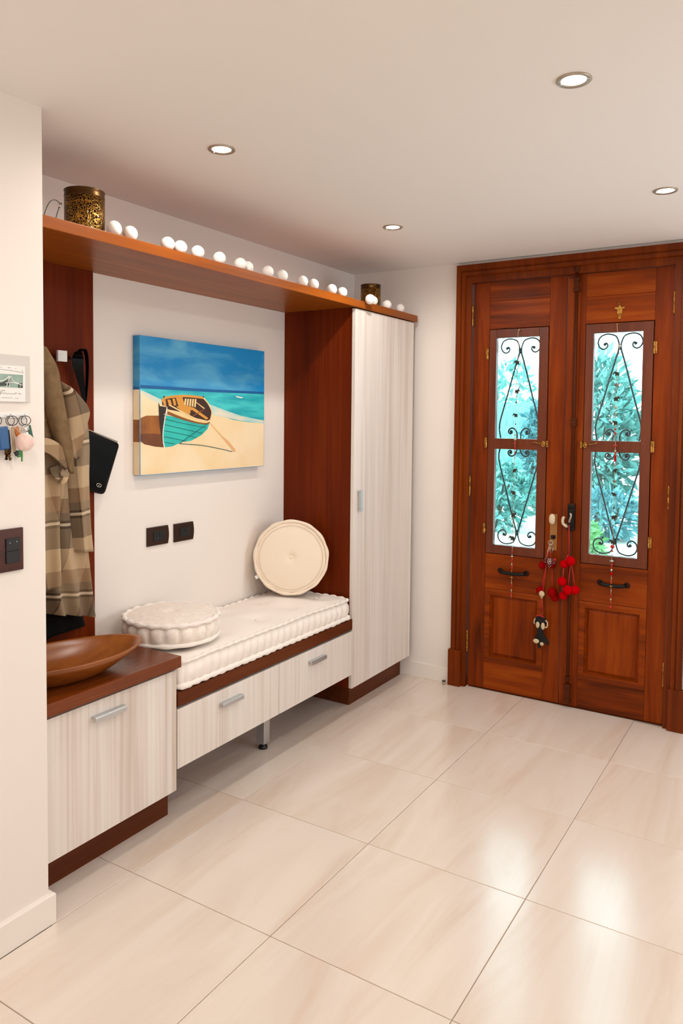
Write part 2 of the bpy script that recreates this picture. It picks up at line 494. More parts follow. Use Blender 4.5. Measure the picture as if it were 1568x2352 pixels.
b = B(); h = 0.095
ex, ey = NX + 0.0166, NY + 0.0155
def bl(d, z): return [(NX, RY, z), (ex - d, RY, z), (ex - d, ey - d, z), (NX - 0.16, ey - d, z), (NX - 0.16, NY, z), (NX, NY, z)]
rings(b, [bl(0, 0.0), bl(0, h - 0.004), bl(0.003, h)], True, True, True, False)
struct('baseboard_near', b, M['base'], 'white baseboard wrapping the near wall corner')
b = B(); box(b, WX, 0.151, YD - 0.013, YD, 0, 0.092, 0.002)
struct('baseboard_far', b, M['base'], 'white baseboard between wardrobe and door casing')
b = B(); box(b, 1.447, RX, YD - 0.013, YD, 0, 0.092, 0.002)
struct('baseboard_right', b, M['base'], 'white baseboard beyond the door casing')

# ------------------------------------------------------------------ door casing
def uloop(d, y, x0=0.163, x1=1.432, z0=0.0, z1=2.476):
    return [(x0 + d, y, z0), (x0 + d, y, z1 - d * 1.165), (x1 - d, y, z1 - d * 1.165), (x1 - d, y, z0)]
b = B()
prof = [(0, 2.9595), (0, 2.932), (0.002, 2.930), (0.028, 2.930), (0.031, 2.937), (0.034, 2.937), (0.037, 2.930), (0.054, 2.930), (0.058, 2.946), (0.0875, 2.946), (0.089, 2.948), (0.089, 3.03)]
rings(b, [uloop(d, y) for d, y in prof], False, False, False, False)
trim = struct('trim_1', b, M['casing'], 'stepped brown wooden casing around the double entrance door')
for x0, x1 in ((0.151, 0.228), (1.367, 1.446)):
    b = B(); box(b, x0, x1, 2.922, 2.96, 0.001, 0.217, 0.002)
    obj('plinth_block', b, M['casing'], trim)
b = B(); box(b, 0.255, 1.34, 2.99, 3.15, -0.004, 0.004); obj('threshold', b, M['casing'], trim)

# ------------------------------------------------------------------ door leaves
FY = 2.975                                     # face of stiles and rails
def rectloop(x0, x1, z0, z1, y): return [(x0, y, z0), (x1, y, z0), (x1, y, z1), (x0, y, z1)]
def hinge(bm, x, z0, z1, y=2.957, r=0.005):
    tube(bm, [(x, y, z0), (x, y, z0 + 0.006), (x, y, z0 + 0.007), (x, y, (z0 + z1) / 2 - .001), (x, y, (z0 + z1) / 2), (x, y, (z0 + z1) / 2 + .001), (x, y, z1 - 0.007), (x, y, z1 - 0.006), (x, y, z1)],
         [0.003, 0.0045, r, r, r * .75, r, r, 0.0045, 0.003], 10)

def make_leaf(name, label, xa, xb, sl, sr, right):
    """xa..xb leaf edges, sl / sr inner edges of the stiles"""
    D = struct_empty(name, ((xa + xb) / 2, FY, 0.006), label)
    z0, z1 = 0.008, 2.371
    yb = FY + 0.045
    for (p, q) in ((xa, sl - 0.0007), (sr + 0.0007, xb)):
        b = B(); box(b, p, q, FY, yb, z0, z1, 0.0015); obj('stile', b, M['doorz'], D)
    for nm, a, c in (('bottom_rail', z0, 0.1685), ('lock_rail', 0.6005, 0.807)):
        b = B(); box(b, sl, sr, FY + 0.0008, yb, a, c, 0.0015); obj(nm, b, M['doorx'], D)
    cuts = [2.103, 2.246, z1] if right else [2.103, 2.262, z1]
    for a, c in zip(cuts[:-1], cuts[1:]):
        b = B(); box(b, sl, sr, FY + 0.0008, yb, a + 0.0005, c - 0.0005, 0.0015); obj('top_board', b, M['doorx'], D)
    # lower raised panel with mitred moulding
    b = B(); x0, x1, a, c = sl, sr, 0.1695, 0.5995
    def lp(d, y): return rectloop(x0 + d, x1 - d, a + d, c - d, y)
    rings(b, [lp(0, FY + 0.03), lp(0, FY - 0.004), lp(0.003, FY - 0.006), (lp(0.032, FY - 0.004)), lp(0.036, FY + 0.012), lp(0.04, FY + 0.012)], False, False, True, False)
    obj('panel_moulding', b, M['doorx'], D)
    b = B()
    rings(b, [lp(0.037, FY + 0.03), lp(0.037, FY + 0.013), lp(0.041, FY + 0.013), lp(0.056, FY + 0.004), lp(0.060, FY + 0.004)], False, True, True, False)
    obj('raised_panel', b, M['doorz'], D)
    # casement with two openings
    cx0, cx1, cz0, cz1 = sl + 0.003, sr - 0.003, 0.811, 2.099
    o0, o1 = (cx0 + 0.042, cx1 - 0.051)
    zs = (0.861, 1.416, 1.477, 2.051)
    cf = FY - 0.006; cb = FY + 0.03
    b = B()
    box(b, cx0, o0, cf, cb, cz0, cz1, 0.002); box(b, o1, cx1, cf, cb, cz0, cz1, 0.002)
    box(b, o0, o1, cf + .0004, cb, cz0, zs[0], 0.002); box(b, o0, o1, cf + .0004, cb, zs[3], cz1, 0.002); box(b, o0, o1, cf + .0004, cb, zs[1], zs[2], 0.002)
    cs = obj('casement', b, M['casem'], D)
    b = B(); rings(b, [rectloop(sl - 0.012, sr + 0.012, cz0 - 0.02, cz1 + 0.02, FY + 0.034), rectloop(sl - 0.012, sr + 0.012, cz0 - 0.02, cz1 + 0.02, FY + 0.044),
                       rectloop(o0 - 0.008, o1 + 0.008, zs[0] - 0.008, zs[3] + 0.008, FY + 0.044), rectloop(o0 - 0.008, o1 + 0.008, zs[0] - 0.008, zs[3] + 0.008, FY + 0.034)], False, False, True, False)
    obj('casement_stop', b, M['casem'], D)
    for a, c in ((zs[0], zs[1]), (zs[2], zs[3])):
        b = B(); box(b, o0 - 0.004, o1 + 0.004, FY + 0.016, FY + 0.02, a - 0.004, c + 0.004); obj('pane', b, M['glass'], cs)
    # wrought iron grilles outside the panes
    um = (o0 + o1) / 2; gy = FY + 0.05
    scroll = [(-.005, 1.993), (-.015, 2.024), (-.030, 2.040), (-.068, 2.048), (-.100, 2.036), (-.114, 2.008), (-.108, 1.982), (-.089, 1.968), (-.071, 1.974), (-.064, 1.989), (-.070, 2.000), (-.079, 1.997), (-.078, 1.990)]
    bar = [(-.005, 1.993), (-.007, 1.962), (-.025, 1.90), (-.075, 1.716), (-.111, 1.585), (-.117, 1.535), (-.112, 1.498), (-.108, 1.478)]
    small = [(-.012, 1.470), (-.011, 1.504), (-.022, 1.527), (-.040, 1.537), (-.057, 1.529), (-.062, 1.514), (-.052, 1.504), (-.041, 1.510), (-.043, 1.520), (-.050, 1.520)]
    for up in (True, False):
        b = B()
        for s in (1, -1):
            for path, r in ((scroll, 0.0042), (bar, 0.0048), (small, 0.0046)):
                pts = []
                for u, z in path:
                    zz = z if up else (zs[0] + zs[3]) - z
                    pts.append((um + s * u, gy, zz))
                tube(b, spline(pts, 5), r, 6)
            for (u, z) in ((-.0785, 1.994), (-.047, 1.517)):
                zz = z if up else (zs[0] + zs[3]) - z
                ball(b, (um + s * u, gy, zz), 0.0088, 10, 6, (1, .7, 1))
        zc = 1.977 if up else (zs[0] + zs[3]) - 1.977
        box(b, um - 0.009, um + 0.009, gy - 0.006, gy + 0.006, zc - 0.016, zc + 0.016, 0.002)
        obj('iron_grille', b, M['iron'], D)
    # hinges, latch
    hx = xb + 0.0015 if right else xa - 0.0005
    for a, c in ((2.125, 2.246), (1.133, 1.255), (0.211, 0.339)):
        b = B(); hinge(b, hx, a, c); obj('hinge', b, M['brass'], D)
    hx = cx1 + 0.003 if right else cx0 - 0.003; s = 1 if right else -1
    for a, c in ((1.929, 1.995), (1.42, 1.482), (0.921, 0.984)):
        b = B(); hinge(b, hx + s * 0.003, a, c, FY - 0.012, 0.0045); box(b, min(hx, hx + s * 0.016), max(hx, hx + s * 0.016), FY - 0.0075, FY - 0.001, a + .003, c - .003, 0.001)
        obj('casement_hinge', b, M['brass'], D)
    s = 1 if right else -1
    lx = (cx0 + 0.012) if right else (cx1 - 0.012)
    b = B(); y = FY - 0.016
    lathe(b, [(0.003, 0.0), (0.012, 0.001), (0.013, 0.004), (0.009, 0.008), (0.003, 0.009)], (lx, FY - 0.006, 1.452), 14, 'y', True, True)
    tube(b, [(lx + .010 * math.cos(t), y - .002, 1.452 + .014 * math.sin(t)) for t in [k * PI / 7 for k in range(14)]], 0.0026, 6, True)
    tube(b, [(lx + s * .008, y, 1.452), (lx + s * .03, y, 1.456), (lx + s * .05, y, 1.460), (lx + s * .062, y, 1.466 if right else 1.455)], [0.003, .0022, .0025, .0035], 8)
    kx = lx - s * 0.021
    box(b, kx - .005, kx + .005, FY - 0.018, FY - 0.0005, 1.434, 1.470, 0.002); ball(b, (kx, FY - .016, 1.452), .007, 10, 6)
    obj('latch', b, M['brass'], D)
    # black pull handle on the lock rail
    hx0, hx1 = (1.012, 1.142) if right else (0.452, 0.597)
    b = B(); y = FY - 0.022; z = 0.710
    tube(b, spline([(hx0, FY - .004, z + .004), (hx0 + .006, y, z + .002), (hx0 + .02, y - .004, z), ((hx0 + hx1) / 2, y - .005, z - .003), (hx1 - .02, y - .004, z), (hx1 - .006, y, z + .002), (hx1, FY - .004, z + .004)], 4), [0.006] * 4 + [0.0105] * 17 + [0.006] * 4, 10)
    obj('pull_handle', b, M['blackiron'], D)
    for hx in (hx0 - .004, hx1 + .004):
        b = B(); tube(b, [(hx + .013 * math.cos(t), FY - .003, z + .004 + .013 * math.sin(t)) for t in [k * PI / 8 for k in range(16)]], 0.003, 6, True); ball(b, (hx, FY - .003, z + .004), .006, 10, 6, (1, .6, 1))
        obj('rosette', b, M['blackiron'], D)
    return D

d1 = make_leaf('door_1', 'left leaf of the brown wooden entrance door with glazed casement', 0.2575, 0.7975, 0.355, 0.702, False)
d2 = make_leaf('door_2', 'right leaf of the brown wooden entrance door with long bolt rod', 0.8015, 1.338, 0.899, 1.2465, True)
# left leaf: lock plate, knob
b = B(); box(b, 0.7305, 0.771, FY - 0.005, FY - 0.0005, 0.862, 1.065, 0.003)
lp = obj('lock_plate', b, M['tanplate'], d1)
b = B(); cyl(b, (0.752, FY - 0.004, 1.038), (0.752, FY - 0.03, 1.038), 0.008)
prof = [(0.001, -0.0), (0.55, 0.001), (0.9, 0.006), (1.0, 0.013), (0.9, 0.02), (0.55, 0.0245), (0.001, 0.0255)]
loops = []
for r, h_ in prof:
    loops.append([(0.752 + 0.0175 * r * math.copysign(abs(math.cos(t)) ** .8, math.cos(t)), FY - 0.026 - h_, 1.04 + 0.03 * r * math.copysign(abs(math.sin(t)) ** .8, math.sin(t))) for t in [2 * PI * k / 20 for k in range(20)]])
rings(b, loops, True, True)
kn = obj('knob', b, M['cream'], d1); kn['label'] = 'oblong cream door knob'
# right leaf: cover strip and cremone bolt
b = B(); box(b, 0.803, 0.868, FY - 0.012, FY - 0.0006, 0.03, 2.352, 0.003); box(b, 0.836, 0.866, FY - 0.016, FY - 0.0115, 0.03, 2.352, 0.002)
obj('cover_strip', b, M['doorz'], d2)
bx, by = 0.853, FY - 0.026
b = B(); cyl(b, (bx, by, 0.03), (bx, by, 1.05), 0.0085); cyl(b, (bx, by, 1.08), (bx, by, 2.435), 0.0085)
obj('bolt_rod', b, M['boltbrown'], d2)
for za, zb, w in ((1.553, 1.597, 0.017), (0.155, 0.175, 0.013), (1.105, 1.133, 0.016), (0.028, 0.135, 0.017), (2.275, 2.35, 0.017)):
    b = B(); zm = (za + zb) / 2
    box(b, bx - w, bx + w, by - 0.012, FY - 0.01, za, za + (zb - za) * .25, 0.002); box(b, bx - w, bx + w, by - 0.012, FY - 0.01, zb - (zb - za) * .25, zb, 0.002)
    box(b, bx - w * .8, bx + w * .8, by - 0.010, FY - 0.01, za + (zb - za) * .25, zb - (zb - za) * .25, 0.002)
    obj('bolt_guide', b, M['boltbrown'], d2)
b = B(); box(b, bx - 0.009, bx + 0.009, by - 0.012, 2.9455, 2.378, 2.43, 0.003); lathe(b, [(0.016, 0), (0.018, 0.012), (0.012, 0.03), (0.006, 0.045)], (bx, by, 2.385), 14, 'z', True, True)
obj('bolt_keeper', b, M['boltbrown'], d2)
b = B(); ball(b, (bx, by, 2.442), 0.007, 10, 8); tg_ = obj('bolt_tip', b, M['brass'], d2)
b = B(); box(b, bx - 0.019, bx + 0.019, by - 0.012, FY - 0.01, 0.985, 1.13, 0.004); box(b, bx - 0.014, bx + 0.014, by - 0.02, by - 0.011, 1.0, 1.10, 0.005)
gb = obj('bolt_gearbox', b, M['blackiron'], d2)
b = B(); tube(b, spline([(bx, by - .02, 1.035), (bx, by - .04, 1.035), (bx + .006, by - .05, 1.05), (bx + .012, by - .052, 1.07), (bx + .008, by - .05, 1.085)], 4), 0.006, 8); obj('bolt_handle', b, M['nickel'], gb)
b = B()
hk = spline([(0.815, FY - .03, 1.058), (0.809, FY - .034, 1.04), (0.812, FY - .034, 1.02), (0.826, FY - .032, 1.008), (0.838, FY - .03, 1.006)], 5)
tube(b, hk, 0.0085, 10); cyl(b, (0.824, FY - .03, 1.012), (0.824, FY - .01, 1.012), 0.006)
obj('hook_catch', b, M['cream'], d2)
# gold crucifix on the top board
t = thing('crucifix', 'small gold figure cross fixed above the right glazed casement', 'cross', (1.073, FY, 2.12))
b = B(); y0, y1 = FY - 0.006, FY + 0.0008
cxp = 1.073
sil = [(-.006, 0.0), (.006, 0.0), (.007, .02), (.013, .03), (.012, .045), (.016, .052), (.025, .052), (.025, .060), (.006, .061), (.005, .07), (-.005, .07), (-.006, .061), (-.025, .060), (-.025, .052), (-.016, .052), (-.012, .045), (-.013, .03), (-.007, .02)]
rings(b, [[(cxp + u, y1, 2.12 + v) for u, v in sil], [(cxp + u, y0, 2.12 + v) for u, v in sil]], True, True, True, False)
obj('figure', b, M['brass'], t)
b = B(); tube(b, [(cxp + .009, y0 + .002, 2.196), (cxp - .009, y0 + .002, 2.196), (cxp, y0 + .002, 2.215), (cxp + .001, y0 + .002, 2.188)], 0.0018, 6); obj('top_emblem', b, M['brass'], t)

# ------------------------------------------------------------------ hallway furniture
# tall wardrobe
wd = thing('wardrobe', 'tall pale wood wardrobe with brown side in the corner', 'wardrobe', (-0.32, 2.56, 0))
b = B(); box(b, WX + 0.001, -0.113, 2.2166, 2.235, 0.138, 2.163, 0.001); box(b, WX + 0.001, -0.113, 2.86, 2.878, 0.138, 2.163, 0.001); box(b, WX + 0.001, -0.113, 2.235, 2.86, 0.138, 0.156); box(b, WX + 0.001, WX + 0.01, 2.235, 2.86, 0.156, 2.163)
obj('carcass', b, M['brown'], wd)
b = B(); box(b, WX + 0.001, -0.172, 2.322, 2.93, 0.0, 0.138, 0.001); obj('plinth', b, M['brownlong'], wd)
b = B(); box(b, -0.111, -0.091, 2.2166, 2.895, 0.14, 2.158, 0.0015); wdoor = obj('door', b, M['pale'], wd)
wdoor['label'] = 'pale wood grain door'
b = B(); box(b, -0.073, -0.066, 2.250, 2.272, 1.088, 1.203, 0.0015); box(b, -0.0912, -0.073, 2.252, 2.270, 1.190, 1.200, 0.001); box(b, -0.0912, -0.073, 2.252, 2.270, 1.091, 1.101, 0.001)
obj('handle', b, M['alu'], wdoor)
# high shelf spanning niche and wardrobe
b = B(); box(b, WX + 0.001, -0.079, NY + 0.002, 2.918, 2.1635, 2.2015, 0.0012)
sh = tag(obj('wall_shelf', b, M['browny']), 'long brown wooden shelf running above the bench to the wardrobe', 'shelf')
# brown coat panel with square hooks on the wall
cr = thing('coat_rack', 'dark brown upright coat board with square metal hooks behind the coat', 'coat rack', (-0.54, 0.58, 0.668))
b = B(); box(b, WX + 0.0005, -0.528, NY + 0.002, 0.887, 0.668, 2.1632, 0.001)
obj('backboard', b, M['brown'], cr)
for y in (.600, .706, .772):
    b = B(); cyl(b, (-.5285, y, 1.81), (-.496, y, 1.81), .008, 14); hk_ = obj('coat_hook', b, M['alu'], cr)
    if y > .75: continue
    b = B(); box(b, -.497, -.486, y - .021, y + .021, 1.789, 1.831, .0015); obj('square_plate', b, M['white'], hk_)
    b = B(); lathe(b, [(.001, .0), (.0022, .0), (.0022, .0008), (.001, .0008)], (-.4862, y - .012, 1.815), 10, 'x', True, True); obj('screw', b, M['alu'], hk_)
# left cabinet
cb = thing('shoe_cabinet', 'low pale cabinet with brown top left of the bench', 'cabinet', (-0.32, 0.6, 0))
b = B(); box(b, WX + 0.001, -0.113, NY + 0.018, 0.31, 0.13, 0.622); box(b, WX + 0.001, -0.113, 0.889, 0.907, 0.13, 0.622); box(b, WX + 0.001, -0.113, 0.31, 0.889, 0.13, 0.148); box(b, WX + .001, WX + .01, .31, .889, .148, .622)
obj('carcass', b, M['brown'], cb)
b = B(); box(b, WX + 0.001, -0.172, NY + 0.018, 0.943, 0.0, 0.128, 0.001); obj('plinth', b, M['brownlong'], cb)
b = B(); box(b, -0.112, -0.091, NY + 0.018, 0.908, 0.136, 0.609, 0.0015); cd = obj('door', b, M['pale'], cb)
cd['label'] = 'pale wood grain door'
b = B(); box(b, WX + 0.001, -0.069, NY + 0.004, 0.912, 0.6235, 0.667, 0.0015); obj('worktop', b, M['worktop'], cb)
def bar_handle(x, ya, yb, z, parent):
    b = B()
    pr = [(0, 0), (0.022, 0), (0.024, -0.004), (0.024, -0.019), (0.0205, -0.019), (0.0205, -0.005), (0, -0.005)]
    rings(b, [[(x + u, ya, z + v) for u, v in pr], [(x + u, yb, z + v) for u, v in pr]], True, True, True, False)
    obj('handle', b, M['alu'], parent)
bar_handle(-0.0912, 0.503, 0.640, 0.562, cd)
# bench
bn = thing('hall_bench', 'low bench with two pale drawers under the white mattress', 'bench', (-0.32, 1.56, 0))
b = B(); box(b, WX + 0.001, -0.089, 0.9145, 2.2145, 0.462, 0.5165, 0.0012); obj('seat_board', b, M['brownlong'], bn)
b = B(); box(b, WX + 0.001, -0.112, 0.916, 0.93, 0.222, 0.4615); box(b, WX + 0.001, -0.112, 2.20, 2.214, 0.222, 0.4615); box(b, WX + 0.001, -0.112, 0.93, 2.20, 0.222, 0.235); box(b, WX + .001, -.112, 1.56, 1.576, .235, .4615)
obj('carcass', b, M['brown'], bn)
for ya, yb, ha, hb in ((0.9145, 1.5665, 1.155, 1.288), (1.5695, 2.2135, 1.803, 1.936)):
    b = B(); box(b, -0.1115, -0.091, ya, yb, 0.2165, 0.4515, 0.0015); dr = obj('drawer', b, M['pale'], bn); dr['label'] = 'pale wood grain drawer front'
    bar_handle(-0.0912, ha, hb, 0.402, dr)
b = B(); box(b, -0.255, -0.21, 1.611, 1.656, 0.028, 0.2215, 0.002); lg = obj('leg', b, M['alu'], bn); lg['label'] = 'square brushed metal leg'
b = B(); lathe(b, [(0.012, 0.027), (0.012, 0.014), (0.021, 0.012), (0.022, 0.0005)], (-0.2325, 1.6335, 0), 20, 'z', True, True); obj('foot', b, M['black'], lg)

# ------------------------------------------------------------------ cushions
def cushion_mesh(outline, normals, cen, z0, z1, pitch, amp, dimples, crown, lump=0.0, seed=0.0, inner=22, roll=0.004):
    """side with gathers between a lower and an upper rolled edge, tufted top"""
    n = len(outline); h_ = z1 - z0
    s = [0.0]
    for i in range(1, n + 1): s.append(s[-1] + (Vector(outline[i % n]) - Vector(outline[i - 1])).length)
    k = round(s[-1] / pitch)
    lev = [(-0.03, 0.0, 0), (-0.008, 0.0, 0), (-0.001, 0.02, 0), (-0.004, 0.13, .1), (0.0, 0.2, .5), (0.004, 0.34, 1), (0.006, 0.5, 1), (0.005, 0.66, 1), (0.0, 0.8, .5), (-0.004, 0.87, .1), (-0.003, 0.94, 0), (-0.006, 0.985, 0), (-0.012, 1.0, 0)]
    bm = B(); loops = []
    for off, t, wgt in lev:
        lp_ = []
        for i in range(n):
            g = (abs(math.sin(PI * k * s[i] / s[-1])) ** 0.55 - 0.35) * amp * wgt
            o = off + g + lump * 0.6 * noise.noise(Vector((outline[i][0] * 9 + seed, outline[i][1] * 9, t * 2)))
            p = Vector((outline[i][0], outline[i][1], 0)) + Vector((normals[i][0], normals[i][1], 0)) * o
            p.z = z0 + h_ * t + (lump * noise.noise(Vector((p.x * 7 + seed, p.y * 7, 1.3))) * t)
            lp_.append(p)
        loops.append(lp_)
    for r in range(1, inner):
        q = 1 - r / inner
        lp_ = []
        for i in range(n):
            b0 = loops[len(lev) - 1][i]
            p = Vector((cen[0] + (b0.x - cen[0]) * q, cen[1] + (b0.y - cen[1]) * q, 0))
            e = min(1.0, (1 - q) * 6)
            z = z1 + crown * (1 - q ** 2.2) + lump * noise.noise(Vector((p.x * 7 + seed, p.y * 7, 1.3)))
            for (dx, dy, rad, dep) in dimples:
                d2_ = ((p.x - dx) ** 2 + (p.y - dy) ** 2) / rad ** 2
                z -= dep * math.exp(-d2_) * e
            p.z = z; lp_.append(p)
        loops.append(lp_)
    rings(bm, loops, True, True, True, True)
    return bm

def rrect(x0, x1, y0, y1, r, step=0.008):
    pts, nr = [], []
    def line(ax, ay, bx_, by_, nx, ny):
        L_ = math.hypot(bx_ - ax, by_ - ay); k = max(1, int(L_ / step))
        for i in range(k): pts.append((ax + (bx_ - ax) * i / k, ay + (by_ - ay) * i / k)); nr.append((nx, ny))
    def arc(cx_, cy_, a0):
        k = 6
        for i in range(k): a = a0 + PI / 2 * i / k; pts.append((cx_ + r * math.cos(a), cy_ + r * math.sin(a))); nr.append((math.cos(a), math.sin(a)))
    line(x1, y0 + r, x1, y1 - r, 1, 0); arc(x1 - r, y1 - r, 0)
    line(x1 - r, y1, x0 + r, y1, 0, 1); arc(x0 + r, y1 - r, PI / 2)
    line(x0, y1 - r, x0, y0 + r, -1, 0); arc(x0 + r, y0 + r, PI)
    line(x0 + r, y0, x1 - r, y0, 0, -1); arc(x1 - r, y0 + r, 1.5 * PI)
    return pts, nr

def edge_roll(bm, outline, normals, off, z, r, pitch, wob, zn=0.0, seed=0):
    n = len(outline); pts, rr = [], []; s = 0.0
    for i in range(0, n, 2):
        if i: s += (Vector(outline[i]) - Vector(outline[i - 2])).length
        p = Vector((outline[i][0] + normals[i][0] * off, outline[i][1] + normals[i][1] * off, z))
        p.z += zn * noise.noise(Vector((p.x * 7 + seed, p.y * 7, 1.3)))
        pts.append(p); rr.append(r * (1 + wob * math.sin(2 * PI * s / pitch) + 0.25 * noise.noise(p * 25)))
    tube(bm, pts, rr, 8, True)

# long bench mattress
ox0, ox1, oy0, oy1 = WX + 0.022, -0.099, 0.936, 2.190
ol, nr_ = rrect(ox0, ox1, oy0, oy1, 0.025)
dim = []
for i in range(5):
    for jx in (-0.40, -0.23): dim.append((jx, 1.06 + i * 0.255, 0.055, 0.014))
mat_t = thing('bench_mattress', 'long white tufted mattress with gathered sides on the bench', 'mattress', (-0.32, 1.56, 0.517))
obj('mattress_body', cushion_mesh(ol, nr_, ((ox0 + ox1) / 2, (oy0 + oy1) / 2), 0.518, 0.633, 0.05, 0.015, dim, 0.018, 0.007, 2.0, 26), M['cushion'], mat_t)
b = B(); edge_roll(b, ol, nr_, 0.006, 0.5325, 0.0118, 0.05, 0.2); obj('lower_piping', b, M['cushion'], mat_t)
b = B(); edge_roll(b, ol, nr_, 0.001, 0.628, 0.0075, 0.05, 0.45, 0.007, 2.0); obj('upper_piping', b, M['cushion'], mat_t)
b = B()
for (dx, dy, rad, dep) in dim: ball(b, (dx, dy, 0.6375), 0.006, 8, 6, (1, 1, .5))
obj('tuft_button', b, M['cushion'], mat_t, 'stuff')

def circ(cx_, cy_, r, n=150):
    P_ = [(cx_ + r * math.cos(2 * PI * k / n), cy_ + r * math.sin(2 * PI * k / n)) for k in range(n)]
    return P_, [(math.cos(2 * PI * k / n), math.sin(2 * PI * k / n)) for k in range(n)]
# round floor cushion lying on the mattress end
cxc, cyc = -0.325, 1.119
ol, nr_ = circ(cxc, cyc, 0.192)
z0 = 0.655
rc = thing('round_cushion', 'round quilted white cushion lying flat on the near end of the mattress', 'cushion', (cxc, cyc, z0))
obj('cushion_body', cushion_mesh(ol, nr_, (cxc, cyc), z0, z0 + 0.098, 0.06, 0.014, [(cxc, cyc, 0.03, 0.016)], 0.014, 0.006, 5.0, 24), M['lace'], rc)
b = B(); edge_roll(b, ol, nr_, 0.003, z0 + 0.010, 0.009, 0.1, 0.15); obj('lower_piping', b, M['cushion'], rc)
b = B(); edge_roll(b, ol, nr_, 0.002, z0 + 0.090, 0.010, 0.06, 0.4); obj('upper_piping', b, M['cushion'], rc)
# round cushion leaning in the corner
uc = thing('round_cushion', 'round ecru cushion leaning upright in the corner on the mattress', 'cushion', (-0.36, 2.03, 0.646))
ol, nr_ = circ(0, 0, 0.186)
nv = Vector((0.62, -0.78, 0.13)).normalized()
tx = Vector((0, 0, 1)).cross(nv).normalized(); ty = nv.cross(tx)
mt = Matrix(((tx.x, ty.x, nv.x, -0.388), (tx.y, ty.y, nv.y, 2.064), (tx.z, ty.z, nv.z, 0.843), (0, 0, 0, 1)))
b = cushion_mesh(ol, nr_, (0, 0), 0, 0.08, 0.08, 0.004, [(0, 0, 0.02, 0.012)], 0.010, 0.003, 9.0, 24); obj('cushion_body', xf(b, mt), M['ecru'], uc)
b = B(); edge_roll(b, ol, nr_, 0.003, 0.078, 0.0085, 0.09, 0.2); obj('front_piping', xf(b, mt), M['ecru'], uc)
b = B(); edge_roll(b, ol, nr_, 0.003, 0.008, 0.0085, 0.09, 0.2); obj('back_piping', xf(b, mt), M['ecru'], uc)
b = B(); tube(b, [(0.166 * math.cos(k * PI / 45), 0.166 * math.sin(k * PI / 45), 0.0838) for k in range(90)], 0.0012, 6, True); obj('seam', xf(b, mt), M['seam'], uc)
b = B(); ball(b, (0, 0, 0.078), 0.01, 12, 8, (1, 1, .5)); obj('button', xf(b, mt), M['ecru'], uc)
b = B(); aa = math.radians(209)
strap(b, [(0.188 * math.cos(aa), 0.188 * math.sin(aa), 0.074), (0.212 * math.cos(aa), 0.212 * math.sin(aa), 0.076)], 0.018, 0.0015, (-math.sin(aa), math.cos(aa), 0)); tgo = obj('label_tag', xf(b, mt), M['white'], uc); tgo['label'] = 'small white sewn tag'

# ------------------------------------------------------------------ wooden bowl
bw = thing('wooden_bowl', 'large oval carved wooden bowl on the brown cabinet top', 'bowl', (-0.245, 0.52, 0.667))
b = B(); loops = []
nb = 64; A_, B_ = 0.305, 0.162
def bowl_loop(q, z, lift):
    lp_ = []
    for k in range(nb):
        t_ = 2 * PI * k / nb
        c, s_ = math.cos(t_), math.sin(t_)
        yy = A_ * q * math.copysign(abs(c) ** 0.92, c); xx = B_ * q * s_ * (1 - 0.12 * c * c)
        ca, sa = math.cos(0.21), math.sin(0.21)
        lp_.append((-0.235 + xx * ca + yy * sa, 0.50 - xx * sa + yy * ca, 0.667 + z * 0.9 + lift * .35 * (abs(c) ** 3)))
    return lp_
out = [(0.30, 0.001, 0), (0.46, 0.001, 0), (0.58, 0.014, .0), (0.74, 0.04, .004), (0.88, 0.068, .01), (1.0, 0.093, .018)]
inn = [(0.97, 0.097, .018), (0.93, 0.093, .017), (0.85, 0.074, .011), (0.7, 0.045, .004), (0.5, 0.022, 0), (0.3, 0.014, 0), (0.1, 0.012, 0)]
rings(b, [bowl_loop(*p_) for p_ in out + inn], True, True, True, True)
obj('bowl_body', b, wood('bowl_wood', srgb('5a2a0c'), srgb('8a4a18'), srgb('a5622a'), 'y', 18, 2.0, 0.3, bst=0.03), bw)

# ------------------------------------------------------------------ shelf things
def lantern(label, x, y, r, h_, zb=2.2015):
    t_ = thing('lantern', label, 'lantern', (x, y, zb))
    b = B(); lathe(b, [(r * .2, 0.002), (r - .002, 0.0), (r, 0.004), (r, h_ * .84), (r - .003, h_ * .84), (r - .003, 0.006), (r * .2, 0.005)], (x, y, zb), 48, 'z', True, True)
    obj('pierced_body', b, M['gold'], t_)
    b = B(); lathe(b, [(r, h_ * .84), (r + .001, h_ * .86), (r - .001, h_ * .9), (r + .0005, h_ * .97), (r + .0015, h_ - .002), (r, h_), (r - .003, h_), (r - .003, h_ * .84)], (x, y, zb), 48, 'z')
    obj('rim_band', b, M['darkgold'], t_)
    return t_
lantern('large pierced gold lantern at the near end of the high shelf', -0.20, 0.578, 0.067, 0.152)
lantern('small pierced gold lantern at the wardrobe end of the high shelf', -0.213, 2.585, 0.057, 0.142)
t = thing('wire_hoop', 'thin bent wire hoop standing beside the large gold lantern', 'wire', (-0.2, 0.44, 2.2015))
b = B(); tube(b, spline([(-0.2, 0.408, 2.2035), (-0.2, 0.420, 2.25), (-0.2, 0.440, 2.287), (-0.2, 0.462, 2.296), (-0.2, 0.478, 2.286), (-0.2, 0.472, 2.27), (-0.2, 0.462, 2.24), (-0.2, 0.454, 2.2035)], 6), 0.0014, 6); obj('wire', b, M['charm'], t)
b = B(); tube(b, [(-0.199, 0.481, 2.291), (-0.198, 0.472, 2.274)], 0.003, 8); obj('bright_tip', b, M['steel'], t)

